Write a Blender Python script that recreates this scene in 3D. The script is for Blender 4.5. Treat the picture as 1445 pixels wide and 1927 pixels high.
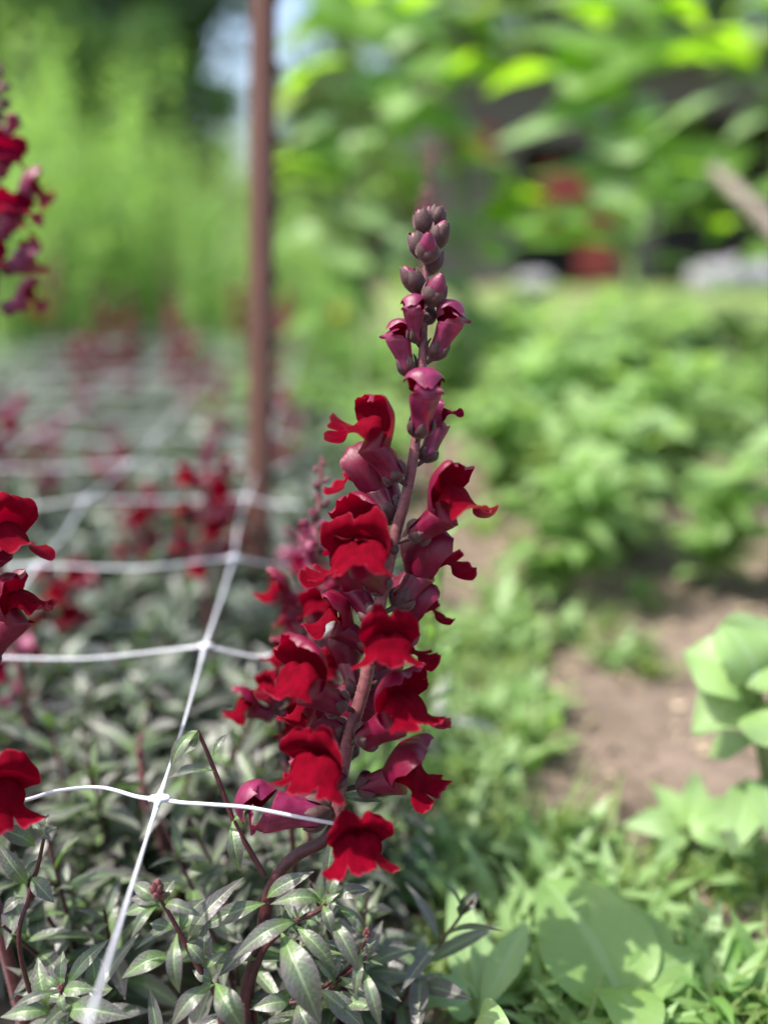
import bpy, math, random
import numpy as np
from mathutils import Vector

for o in list(bpy.data.objects):
    bpy.data.objects.remove(o)
SC = bpy.context.scene
COL = SC.collection
RAD = math.radians
PI = math.pi

# ------------------------------------------------------------------ camera
FPX, W0, H0 = 1625.0, 1445.0, 1927.0          # focal length and frame of the photograph in its own pixels
TH = RAD(17.4)                                # downward pitch
CAM = np.array([0.0, 0.0, 0.40])              # 40 cm above the soil
RT = np.array([1.0, 0, 0]); FW = np.array([0, math.cos(TH), -math.sin(TH)]); UP = np.array([0, math.sin(TH), math.cos(TH)])
ZF = 0.38                                     # depth of the flower spike in focus

cd = bpy.data.cameras.new('camera'); cam = bpy.data.objects.new('camera', cd); COL.objects.link(cam)
cam.location = CAM; cam.rotation_euler = (PI/2 - TH, 0, 0)
cd.sensor_fit = 'VERTICAL'; cd.sensor_height = 36.0; cd.sensor_width = 27.0; cd.lens = 36.0*FPX/H0
cd.clip_start = 0.01; cd.clip_end = 2000
cd.dof.use_dof = True; cd.dof.focus_distance = ZF; cd.dof.aperture_fstop = 2.05; cd.dof.aperture_blades = 0
SC.camera = cam

# ------------------------------------------------------------------ light
SUN_EL, SUN_AZ = RAD(62), RAD(-100)            # azimuth from +Y (away from the camera), negative = to the left
wd = bpy.data.worlds.new("World"); SC.world = wd; wd.use_nodes = True
nt = wd.node_tree; bg = nt.nodes['Background']
sky = nt.nodes.new('ShaderNodeTexSky'); sky.sky_type = 'NISHITA'; sky.sun_disc = False
sky.sun_elevation = SUN_EL; sky.sun_rotation = SUN_AZ; sky.dust_density = 3.5; sky.air_density = 1.0; sky.ozone_density = 1.0
nt.links.new(sky.outputs[0], bg.inputs[0]); bg.inputs[1].default_value = 0.15
sl = bpy.data.lights.new('sun', 'SUN'); sl.energy = 3.8; sl.angle = RAD(0.5); sl.color = (1.0, 0.955, 0.88)
sun = bpy.data.objects.new('sun', sl); COL.objects.link(sun)
sd = Vector((math.sin(SUN_AZ)*math.cos(SUN_EL), math.cos(SUN_AZ)*math.cos(SUN_EL), math.sin(SUN_EL)))
sun.rotation_euler = (-sd).to_track_quat('-Z', 'Y').to_euler()
SC.view_settings.view_transform = 'Standard'; SC.view_settings.look = 'None'
SC.view_settings.exposure = 1.08; SC.view_settings.gamma = 1.0
SC.render.engine = 'CYCLES'
cy = SC.cycles
cy.max_bounces = 7; cy.diffuse_bounces = 3; cy.glossy_bounces = 2; cy.transmission_bounces = 4; cy.transparent_max_bounces = 4
cy.sample_clamp_indirect = 4.0; cy.use_denoising = True
cy.caustics_reflective = False; cy.caustics_refractive = False

# ------------------------------------------------------------------ pixel <-> world
def P(px, py, z=ZF):
    return CAM + z*(FW + (px - W0/2)/FPX*RT - (py - H0/2)/FPX*UP)
def onplane(px, py, h=0.0):
    d = FW + (px - W0/2)/FPX*RT - (py - H0/2)/FPX*UP
    return CAM + d*((h - CAM[2])/d[2])
def proj(p):
    v = np.asarray(p, float) - CAM; z = v@FW
    return (W0/2 + FPX*(v@RT)/z, H0/2 - FPX*(v@UP)/z, z)
def D(r, u, t):
    v = r*RT + u*UP - t*FW
    return v/np.linalg.norm(v)
def nrm(v):
    v = np.asarray(v, float); return v/(np.linalg.norm(v) + 1e-12)
def perp(v, f):
    v = v - (v@f)*f; return nrm(v)

# ------------------------------------------------------------------ mesh collecting
class MB:
    def __init__(s): s.v = []; s.f = []; s.uv = []; s.m = []; s.n = 0
    def add(s, v, f, uv, m=0):
        v = np.asarray(v, float)
        s.v.append(v); s.uv.append(np.asarray(uv, float)); s.f += [tuple(i + s.n for i in q) for q in f]
        s.m += [m]*len(f); s.n += len(v); return s
    def grid(s, g, m=0, uv=None, flip=False, wrap=False):
        nu, nv = g.shape[:2]
        if uv is None:
            a, b = np.meshgrid(np.linspace(0, 1, nu), np.linspace(0, 1, nv), indexing='ij'); uv = np.stack([a, b], -1)
        f = []
        for i in range(nu - 1):
            for j in range(nv if wrap else nv - 1):
                k = (j + 1) % nv
                q = (i*nv + j, (i + 1)*nv + j, (i + 1)*nv + k, i*nv + k)
                f.append(q[::-1] if flip else q)
        return s.add(g.reshape(-1, 3), f, uv.reshape(-1, 2), m)
    def mesh(s, name, mats):
        me = bpy.data.meshes.new(name)
        V = np.concatenate(s.v) if s.v else np.zeros((0, 3)); UV = np.concatenate(s.uv) if s.uv else np.zeros((0, 2))
        me.from_pydata(V.tolist(), [], s.f)
        lay = me.uv_layers.new(name='UVMap')
        idx = np.empty(len(me.loops), dtype=np.int32); me.loops.foreach_get('vertex_index', idx)
        lay.data.foreach_set('uv', UV[idx].astype(np.float32).ravel())
        for m in mats: me.materials.append(m)
        me.polygons.foreach_set('material_index', np.array(s.m, dtype=np.int32))
        me.polygons.foreach_set('use_smooth', np.ones(len(me.polygons), dtype=bool))
        me.update(); return me
    def build(s, name, mats, parent=None):
        if not isinstance(mats, (list, tuple)): mats = [mats]
        return link(name, s.mesh(name, mats), parent)

def link(name, me, parent=None, loc=None):
    o = bpy.data.objects.new(name, me); COL.objects.link(o)
    if parent is not None: o.parent = parent
    if loc is not None: o.location = loc
    return o
def tag(o, label=None, cat=None, group=None, kind=None):
    if label: o['label'] = label
    if cat: o['category'] = cat
    if group: o['group'] = group
    if kind: o['kind'] = kind
    return o
def empty(name, loc, label=None, cat=None, group=None, rz=0):
    o = bpy.data.objects.new(name, None); COL.objects.link(o); o.location = loc; o.rotation_euler = (0, 0, rz)
    o.empty_display_size = 0.01
    return tag(o, label, cat, group)
def copy_tree(o, parent=None):
    c = o.copy(); COL.objects.link(c); c.parent = parent
    for ch in list(o.children): copy_tree(ch, c)
    return c

# ------------------------------------------------------------------ materials
def mat(name):
    m = bpy.data.materials.new(name); m.use_nodes = True
    t = m.node_tree; t.nodes.clear(); return m, t
def N(t, kind, **k):
    n = t.nodes.new('ShaderNode' + kind)
    for a, b in k.items():
        if a.startswith('i_'):
            key = a[2:].replace('_', ' '); n.inputs[int(key) if key.isdigit() else key].default_value = b
        else: setattr(n, a, b)
    return n
def math_(t, op, a, b=None, clamp=False):
    n = t.nodes.new('ShaderNodeMath'); n.operation = op; n.use_clamp = clamp
    for i, x in enumerate((a, b)):
        if x is None: continue
        if isinstance(x, (int, float)): n.inputs[i].default_value = x
        else: t.links.new(x, n.inputs[i])
    return n.outputs[0]
def mix(t, fac, a, b, blend='MIX'):
    n = t.nodes.new('ShaderNodeMix'); n.data_type = 'RGBA'; n.blend_type = blend
    for i, x in ((0, fac), (6, a), (7, b)):
        if isinstance(x, (int, float)): n.inputs[i].default_value = x
        elif isinstance(x, tuple): n.inputs[i].default_value = (*x, 1) if len(x) == 3 else x
        else: t.links.new(x, n.inputs[i])
    return n.outputs[2]
def ramp(t, fac, stops):
    n = t.nodes.new('ShaderNodeMapRange'); n.interpolation_type = 'SMOOTHSTEP'
    t.links.new(fac, n.inputs[0]); n.inputs[1].default_value, n.inputs[2].default_value = stops[:2]
    n.inputs[3].default_value, n.inputs[4].default_value = (stops[2:] if len(stops) == 4 else (0, 1))
    return n.outputs[0]
def noise(t, scale, vec=None, detail=3, rough=.55):
    n = N(t, 'TexNoise', i_Scale=scale, i_Detail=detail, i_Roughness=rough)
    if vec is not None: t.links.new(vec, n.inputs['Vector'])
    return n.outputs[0]
def finish(t, bsdf, trans=None, tcol=None, bump=None, bs=.3, bd=.001):
    out = N(t, 'OutputMaterial')
    if bump is not None:
        b = N(t, 'Bump', i_Strength=bs, i_Distance=bd); t.links.new(bump, b.inputs['Height']); t.links.new(b.outputs[0], bsdf.inputs['Normal'])
    if trans:
        tr = N(t, 'BsdfTranslucent')
        if isinstance(tcol, tuple): tr.inputs[0].default_value = (*tcol, 1)
        else: t.links.new(tcol, tr.inputs[0])
        mx = N(t, 'MixShader', i_0=trans); t.links.new(bsdf.outputs[0], mx.inputs[1]); t.links.new(tr.outputs[0], mx.inputs[2])
        t.links.new(mx.outputs[0], out.inputs[0])
    else: t.links.new(bsdf.outputs[0], out.inputs[0])
def uvxy(t, offset=False):
    u = N(t, 'UVMap'); u.uv_map = 'UVMap'
    s = N(t, 'SeparateXYZ'); t.links.new(u.outputs[0], s.inputs[0]); return u.outputs[0], s.outputs[0], s.outputs[1]
def objvec(t):
    return N(t, 'TexCoord').outputs['Object']
def scaled(t, vec, s):
    n = N(t, 'Mapping'); n.inputs['Scale'].default_value = s; t.links.new(vec, n.inputs[0]); return n.outputs[0]

def petal_material(name, inner, outer, outer2, trans=.3, spots=True):
    m, t = mat(name); uv, u, v = uvxy(t); geo = N(t, 'NewGeometry'); oi = N(t, 'ObjectInfo')
    veins = noise(t, 1.0, scaled(t, uv, (2.2, 30, 1)), 3)
    big = noise(t, 220, objvec(t), 3)
    vel = noise(t, 2600, objvec(t), 2)
    ci = mix(t, ramp(t, big, (.35, .7)), inner, tuple(x*.62 for x in inner))
    ci = mix(t, ramp(t, veins, (.45, .7, 0, .6)), ci, tuple(x*.4 for x in inner))
    co = mix(t, ramp(t, big, (.3, .7)), outer, outer2)
    co = mix(t, ramp(t, veins, (.45, .75, 0, .5)), co, tuple(x*.45 for x in outer))
    ci = mix(t, math_(t, 'MULTIPLY', oi.outputs['Random'], .3), ci, tuple(x*.65 for x in inner))
    if spots:                                                # pollen dusted on the red face
        sp = noise(t, 900, objvec(t), 2); pa = noise(t, 130, objvec(t), 1)
        k = math_(t, 'MULTIPLY', ramp(t, sp, (.60, .66)), ramp(t, pa, (.73, .77)))
        ci = mix(t, k, ci, (.75, .42, .38))
    col = mix(t, geo.outputs['Backfacing'], co, ci)
    col = mix(t, ramp(t, u, (.955, .995, 0, .30)), col, (.52, .08, .14))  # thin pale lip edge, its translucent light outline painted into the colour
    b = N(t, 'BsdfPrincipled'); t.links.new(col, b.inputs['Base Color'])
    rr = N(t, 'MapRange'); t.links.new(geo.outputs['Backfacing'], rr.inputs[0]); rr.inputs[3].default_value = .36; rr.inputs[4].default_value = .85
    t.links.new(rr.outputs[0], b.inputs['Roughness'])
    sp_ = N(t, 'MapRange'); t.links.new(geo.outputs['Backfacing'], sp_.inputs[0]); sp_.inputs[3].default_value = .55; sp_.inputs[4].default_value = .05
    t.links.new(sp_.outputs[0], b.inputs['Specular IOR Level'])
    b.inputs['Sheen Weight'].default_value = .025; b.inputs['Sheen Roughness'].default_value = .35; b.inputs['Sheen Tint'].default_value = (1, .35, .5, 1)
    hb = math_(t, 'ADD', math_(t, 'MULTIPLY', veins, .8), math_(t, 'MULTIPLY', vel, .5))
    finish(t, b, trans, mix(t, .4, (.40, .0004, .022), ci), hb, .5, .0005)
    return m
PETAL = petal_material('crimson_petal', (.185, .0002, .011), (.145, .001, .023), (.205, .006, .048))
PETALB = petal_material('magenta_bud_petal', (.12, .001, .02), (.155, .008, .048), (.25, .024, .095), .22, False)  # inner colour darkened to paint the shade in the pocket under the hood
PETALF = petal_material('soft_crimson_petal', (.20, .003, .030), (.24, .025, .085), (.32, .06, .15), .3, False)

def hairy_material(name, a, b_, rough=.6, sheen=.5):
    m, t = mat(name); n1 = noise(t, 350, objvec(t), 3); n2 = noise(t, 3000, objvec(t), 2)
    col = mix(t, ramp(t, n1, (.3, .7)), a, b_)
    col = mix(t, ramp(t, n2, (.55, .75, 0, .5)), col, tuple(min(1, x*2.6 + .02) for x in b_))
    b = N(t, 'BsdfPrincipled', i_Roughness=rough); t.links.new(col, b.inputs['Base Color'])
    b.inputs['Sheen Weight'].default_value = sheen; b.inputs['Sheen Roughness'].default_value = .3; b.inputs['Sheen Tint'].default_value = (1, .8, .85, 1)
    finish(t, b, None, None, n2, .5, .0004); return m
STEM = hairy_material('purple_stem', (.125, .033, .040), (.215, .074, .076), .5, .3)
STEM_LOW = hairy_material('dark_red_stem', (.035, .006, .010), (.075, .014, .018), .4, .1)
CALYX = hairy_material('dusky_sepal', (.038, .013, .014), (.076, .032, .031), .65, .3)
m_, t_ = mat('pale_hair'); b_ = N(t_, 'BsdfPrincipled', i_Roughness=.6); b_.inputs['Base Color'].default_value = (.62, .45, .48, 1); finish(t_, b_, .4, (.7, .5, .5)); HAIR = m_

def leaf_material(name, mid, base, edge, rib, rough=.36, trans=.2, tcol=(.25, .45, .04), bronze=.8, spec=.5):
    m, t = mat(name); uv, u, v = uvxy(t); geo = N(t, 'NewGeometry'); oi = N(t, 'ObjectInfo')
    rnd = math_(t, 'FRACT', math_(t, 'ADD', geo.outputs['Random Per Island'], oi.outputs['Random']))
    a = math_(t, 'MULTIPLY', math_(t, 'ABSOLUTE', math_(t, 'SUBTRACT', v, .5)), 2.0)     # 0 on the midrib, 1 at the edge
    ob = objvec(t); cell = N(t, 'TexVoronoi', i_Scale=330); cell.feature = 'DISTANCE_TO_EDGE'; t.links.new(ob, cell.inputs['Vector'])
    big = noise(t, 110, ob, 3); fine = noise(t, 900, ob, 2)
    side = N(t, 'TexWave', i_Scale=1.0, i_Distortion=1.5, i_Detail=1.0); side.bands_direction = 'X'
    cx = N(t, 'CombineXYZ'); t.links.new(math_(t, 'SUBTRACT', math_(t, 'MULTIPLY', u, 3.2), math_(t, 'MULTIPLY', a, .75)), cx.inputs[0]); t.links.new(cx.outputs[0], side.inputs['Vector'])
    col = mix(t, ramp(t, u, (.02, .42)), base, mid)
    col = mix(t, ramp(t, rnd, (.55, .95, 0, .55)), col, base)
    col = mix(t, ramp(t, rnd, (.0, .38, .7*bronze, 0)), col, edge)
    e = math_(t, 'MULTIPLY', ramp(t, math_(t, 'ADD', math_(t, 'MULTIPLY', a, .6), math_(t, 'ADD', math_(t, 'MULTIPLY', u, .35), math_(t, 'MULTIPLY', big, .75))), (.6, 1.15)), bronze)
    col = mix(t, e, col, edge)
    col = mix(t, ramp(t, fine, (.4, .75, 0, .45)), col, mix(t, .5, col, rib))
    col = mix(t, ramp(t, side.outputs[0], (.82, 1.0, 0, .22)), col, rib)
    col = mix(t, ramp(t, a, (.03, .13, .85, 0)), col, rib)
    b = N(t, 'BsdfPrincipled', i_Roughness=rough); t.links.new(col, b.inputs['Base Color']); b.inputs['Specular IOR Level'].default_value = spec
    h = math_(t, 'ADD', math_(t, 'MULTIPLY', ramp(t, cell.outputs[0], (0, .25)), .6), math_(t, 'ADD', math_(t, 'MULTIPLY', ramp(t, a, (0, .12)), .8), math_(t, 'MULTIPLY', big, 1.0)))
    finish(t, b, trans, tcol, h, .28, .0005); return m
LEAF = leaf_material('bronze_green_leaf', (.076, .112, .068), (.105, .22, .04), (.088, .055, .088), (.26, .30, .19), .40, .18, (.2, .4, .04), .75, .6)
LEAF_FAR = leaf_material('grey_green_leaf', (.078, .115, .082), (.075, .135, .055), (.095, .078, .098), (.17, .21, .15), .42, .18, (.15, .3, .05), .6, .6)
GREEN = leaf_material('fresh_green_leaf', (.19, .315, .095), (.215, .355, .085), (.175, .285, .095), (.26, .40, .17), .45, .4, (.42, .70, .14), .5)
TALL = leaf_material('tall_plant_leaf', (.13, .24, .045), (.15, .28, .04), (.12, .22, .05), (.22, .34, .12), .42, .48, (.42, .78, .02), .5)
PALE = leaf_material('pale_green_leaf', (.22, .345, .135), (.22, .365, .11), (.20, .315, .125), (.28, .41, .2), .45, .3, (.44, .60, .16), .5)
FEATHER = leaf_material('feathery_leaf', (.14, .275, .07), (.17, .32, .07), (.12, .225, .065), (.22, .36, .11), .5, .42, (.42, .74, .12), .5)
DARKLEAF = leaf_material('tree_leaf', (.06, .11, .04), (.08, .15, .04), (.05, .09, .04), (.09, .14, .06), .5, .35, (.28, .46, .07), .5)
GRASSM = leaf_material('grass_blade', (.15, .23, .07), (.18, .25, .08), (.19, .22, .09), (.18, .26, .08), .5, .35, (.4, .6, .06), .5)

def plain(name, a, b_, scale, rough=.6, bump=.4, bd=.001, spec=.4, stretch=(1, 1, 1)):
    m, t = mat(name); v = scaled(t, objvec(t), stretch); n = noise(t, scale, v, 5, .6); n2 = noise(t, scale*6, v, 3)
    col = mix(t, ramp(t, n, (.3, .7)), a, b_); col = mix(t, ramp(t, n2, (.5, .8, 0, .5)), col, tuple(x*.5 for x in a))
    b = N(t, 'BsdfPrincipled', i_Roughness=rough); b.inputs['Specular IOR Level'].default_value = spec
    t.links.new(col, b.inputs['Base Color']); finish(t, b, None, None, n2, bump, bd); return m
GSTEM = plain('green_stem', (.12, .19, .05), (.17, .24, .08), 40)
RUST = plain('brown_painted_steel', (.145, .068, .050), (.19, .094, .068), 60, .5, .3, .0005, .4, (1, 1, .15))
STUD = plain('dark_steel_stud', (.03, .016, .015), (.045, .024, .02), 80)
BARK = plain('bark', (.05, .042, .035), (.09, .075, .06), 12, .9, .8, .02, .3, (1, 1, .2))
WOODG = plain('weathered_wood', (.20, .16, .13), (.32, .27, .23), 30, .8, .5, .001, .3, (1, 1, .1))
SHEDW = plain('dark_shed_boards', (.10, .085, .08), (.16, .14, .13), 9, .8, .5, .004, .3, (6, 6, .4))
REDW = plain('red_painted_boards', (.30, .04, .036), (.36, .065, .055), 9, .6, .5, .004, .4, (6, 6, .4))
ROOFM = plain('grey_roof_felt', (.09, .09, .10), (.15, .15, .165), 8, .8)
STONE = plain('pale_stone', (.22, .22, .23), (.34, .34, .36), 18, .8, .6, .006)
BLUEP = plain('blue_hose_plastic', (.01, .03, .075), (.02, .045, .10), 60, .4)
ORANGE = plain('orange_petal', (.72, .25, .05), (.78, .34, .10), 60, .6)

m_, t_ = mat('white_net_plastic'); n_ = noise(t_, 400, objvec(t_), 3)
b_ = N(t_, 'BsdfPrincipled', i_Roughness=.35); t_.links.new(mix(t_, n_, (.62, .64, .70), (.74, .75, .79)), b_.inputs['Base Color']); finish(t_, b_, .2, (.8, .82, .9), n_, .2, .0005); NETM = m_

m_, t_ = mat('soil'); o_ = objvec(t_)
a_ = noise(t_, 9, o_, 6, .65); c_ = noise(t_, 70, o_, 5, .65); d_ = noise(t_, 420, o_, 4, .6)
col_ = mix(t_, ramp(t_, a_, (.35, .7)), (.15, .112, .085), (.27, .208, .165)); col_ = mix(t_, ramp(t_, c_, (.35, .75, 0, .7)), col_, (.095, .072, .055)); col_ = mix(t_, ramp(t_, d_, (.5, .75, 0, .6)), col_, (.36, .29, .23))
b_ = N(t_, 'BsdfPrincipled', i_Roughness=.95); b_.inputs['Specular IOR Level'].default_value = .2; t_.links.new(col_, b_.inputs['Base Color'])
finish(t_, b_, None, None, math_(t_, 'ADD', c_, d_), .8, .004); SOIL = m_
m_, t_ = mat('lawn'); o_ = objvec(t_)
a_ = noise(t_, 1.6, o_, 5, .6); c_ = noise(t_, 18, o_, 5, .7)
col_ = mix(t_, ramp(t_, a_, (.35, .7)), (.11, .19, .035), (.19, .25, .06)); col_ = mix(t_, ramp(t_, c_, (.4, .75, 0, .6)), col_, (.06, .12, .025))
b_ = N(t_, 'BsdfPrincipled', i_Roughness=.8); t_.links.new(col_, b_.inputs['Base Color']); finish(t_, b_, None, None, c_, .8, .02); LAWN = m_

# ------------------------------------------------------------------ shapes
def spline(pts, n):
    pts = np.asarray(pts, float)
    if len(pts) == 2: return np.linspace(0, 1, n)[:, None]*(pts[1] - pts[0]) + pts[0]
    q = np.vstack([2*pts[0] - pts[1], pts, 2*pts[-1] - pts[-2]]); out = []
    for x in np.linspace(0, len(pts) - 1 - 1e-9, n):
        i = int(x); t = x - i; a, b, c, d = q[i:i+4]
        out.append(.5*((2*b) + (c - a)*t + (2*a - 5*b + 4*c - d)*t*t + (3*b - a - 3*c + d)*t**3))
    return np.array(out)
def tube(mb, pts, radii, n=24, sides=10, m=0, cap=True, rough=0.0, rng=None):
    c = spline(pts, n); r = np.interp(np.linspace(0, 1, n), np.linspace(0, 1, len(radii)), radii)
    t = np.gradient(c, axis=0); t /= np.linalg.norm(t, axis=1)[:, None] + 1e-12
    u = perp(np.array([.31, -.77, .22]), t[0]); ang = np.linspace(0, 2*PI, sides, endpoint=False); g = []
    for i in range(n):
        u = perp(u, t[i]); w = np.cross(t[i], u)
        rr = r[i]*(1 + (rng.uniform(-rough, rough, sides) if rough else 0))
        g.append(c[i] + (np.cos(ang)*rr)[:, None]*u + (np.sin(ang)*rr)[:, None]*w)
    g = np.array(g)
    mb.grid(g, m, wrap=True, flip=True)
    if cap:
        for k, ring in ((0, g[0]), (1, g[-1])):
            q = list(range(sides)); mb.add(ring, [tuple(q if k else q[::-1])], np.zeros((sides, 2)), m)
    return c, r
def hairs(mb, pts, nr, n, ln, wd, rng, m=1):
    """short fuzz standing off a surface: pts, nr = surface points and normals"""
    k = rng.integers(0, len(pts), n); p = pts[k] + rng.normal(0, ln*.3, (n, 3)); d = nr[k] + rng.normal(0, .45, (n, 3)); d /= np.linalg.norm(d, axis=1)[:, None]
    s = np.cross(d, rng.normal(0, 1, (n, 3))); s /= np.linalg.norm(s, axis=1)[:, None] + 1e-9
    L = ln*rng.uniform(.5, 1.2, (n, 1)); v = np.stack([p - s*wd, p + s*wd, p + d*L], 1).reshape(-1, 3)
    mb.add(v, [(3*i, 3*i + 1, 3*i + 2) for i in range(n)], np.zeros((3*n, 2)), m)

SHAPES = {'lance': lambda u: np.maximum(0, np.sin(PI*u**.92))**1.1*(1.06 - .1*u), 'ovate': lambda u: np.maximum(0, np.sin(PI*u**.55))**.8,
          'blade': lambda u: (1 - u)**.6*(.6 + .4*np.minimum(1, u*6)), 'heart': lambda u: np.maximum(0, np.sin(PI*(u*.93 + .07)**.5))**.75}
def leaf_grid(base, tip, width, normal, bend=0.0, fold=.25, nu=13, nv=5, shape='lance', wave=0.0, seed=0, twist=0.0):
    """one leaf: base -> tip, bowed along its normal by bend, folded along the midrib"""
    base, tip = np.asarray(base, float), np.asarray(tip, float); ax = nrm(tip - base); L = np.linalg.norm(tip - base)
    nn = perp(np.asarray(normal, float) + 1e-6, ax); sd_ = np.cross(ax, nn)
    u = np.linspace(0, 1, nu)[:, None]; v = np.linspace(-1, 1, nv)[None, :]
    c = base + (u*L)*ax + (np.sin(PI*u**.8)*bend)*nn
    w = width/2*SHAPES[shape](u); w = np.maximum(w, width*.03*(1 - u))
    tw = twist*u
    s2 = np.cos(tw)[..., None]*sd_ + np.sin(tw)[..., None]*nn; n2 = -np.sin(tw)[..., None]*sd_ + np.cos(tw)[..., None]*nn
    lift = np.abs(v)*w*fold + (wave*width*np.sin(9*u + seed*1.7 + (v > 0)*1.3)*v*v if wave else 0)
    return c[:, None, :] + (v*w)[..., None]*s2 + lift[..., None]*n2
def put_leaf(mb, *a, m=0, **k):
    return mb.grid(leaf_grid(*a, **k), m)

# ------------------------------------------------------------------ snapdragon flower (local cm: x along the tube, z dorsal, y across)
KINDS = {   # upper-lip midline, its half widths; lower-lip midline, its half widths; tube length and radii
 'open': dict(L=1.25, ry=.55, rz=.58, u=[(1.25,.58),(1.7,1.12),(2.2,1.52),(2.75,1.62),(3.12,1.52),(3.3,1.22)], uw=[.55,.92,1.2,1.42,1.48,1.36], ub=(95,48),
              l=[(1.95,-.54),(2.02,-.12),(2.12,.42),(2.38,.76),(2.70,.60),(2.76,.20),(2.88,-.18),(3.18,-.48),(3.52,-.66)], lw=[.55,.72,.92,1.02,1.02,1.0,1.2,1.5,1.62]),
 'wide': dict(L=1.2, ry=.58, rz=.6, u=[(1.2,.60),(1.65,1.04),(2.2,1.20),(2.72,1.24),(2.88,1.54),(2.62,1.90)], uw=[.58,.95,1.22,1.42,1.54,1.46], ub=(95,34),
              l=[(1.85,-.56),(1.88,-.12),(1.94,.44),(2.08,.80),(2.30,.68),(2.38,.28),(2.48,-.10),(2.76,-.46),(3.08,-.72)], lw=[.58,.76,.98,1.10,1.08,1.04,1.26,1.56,1.66]),
 'half': dict(L=1.45, ry=.48, rz=.52, u=[(1.45,.52),(1.9,.95),(2.4,1.25),(2.85,1.2),(3.1,.85)], uw=[.48,.72,.9,1.0,.9], ub=(95,66),
              l=[(2.0,-.48),(2.08,-.2),(2.16,.2),(2.35,.5),(2.62,.44),(2.76,.12),(2.78,-.2),(2.9,-.42),(3.1,-.56)], lw=[.48,.6,.68,.74,.78,.78,.80,.9,.95]),
 'hood': dict(L=1.62, ry=.60, rz=.62, u=[(1.62,.64),(2.12,.93),(2.66,.76),(2.86,.12),(2.46,-.48)], uw=[.60,.72,.80,.74,.50], ub=(95,88),
              l=[(2.0,-.58),(2.14,-.54),(2.26,-.46),(2.36,-.32),(2.42,-.16),(2.45,.0),(2.45,.1),(2.45,.2),(2.45,.3)], lw=[.60,.60,.6,.58,.54,.5,.45,.4,.3])}
def poly(pts, t):
    """Catmull-Rom through pts at the parameters t (any shape, 0..1)"""
    p = np.asarray(pts, float)
    if p.ndim == 1: p = p[:, None]
    q = np.vstack([2*p[0] - p[1], p, 2*p[-1] - p[-2], 3*p[-1] - 2*p[-2]]); n = len(p) - 1
    x = np.clip(np.asarray(t, float), 0, 1)*n; i = np.minimum(x.astype(int), n - 1); f = (x - i)[..., None]
    a, b, c, d = q[i], q[i+1], q[i+2], q[i+3]
    r = .5*(2*b + (c - a)*f + (2*a - 5*b + 4*c - d)*f*f + (3*b - a - 3*c + d)*f**3)
    return r[..., 0] if r.shape[-1] == 1 else r
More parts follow.
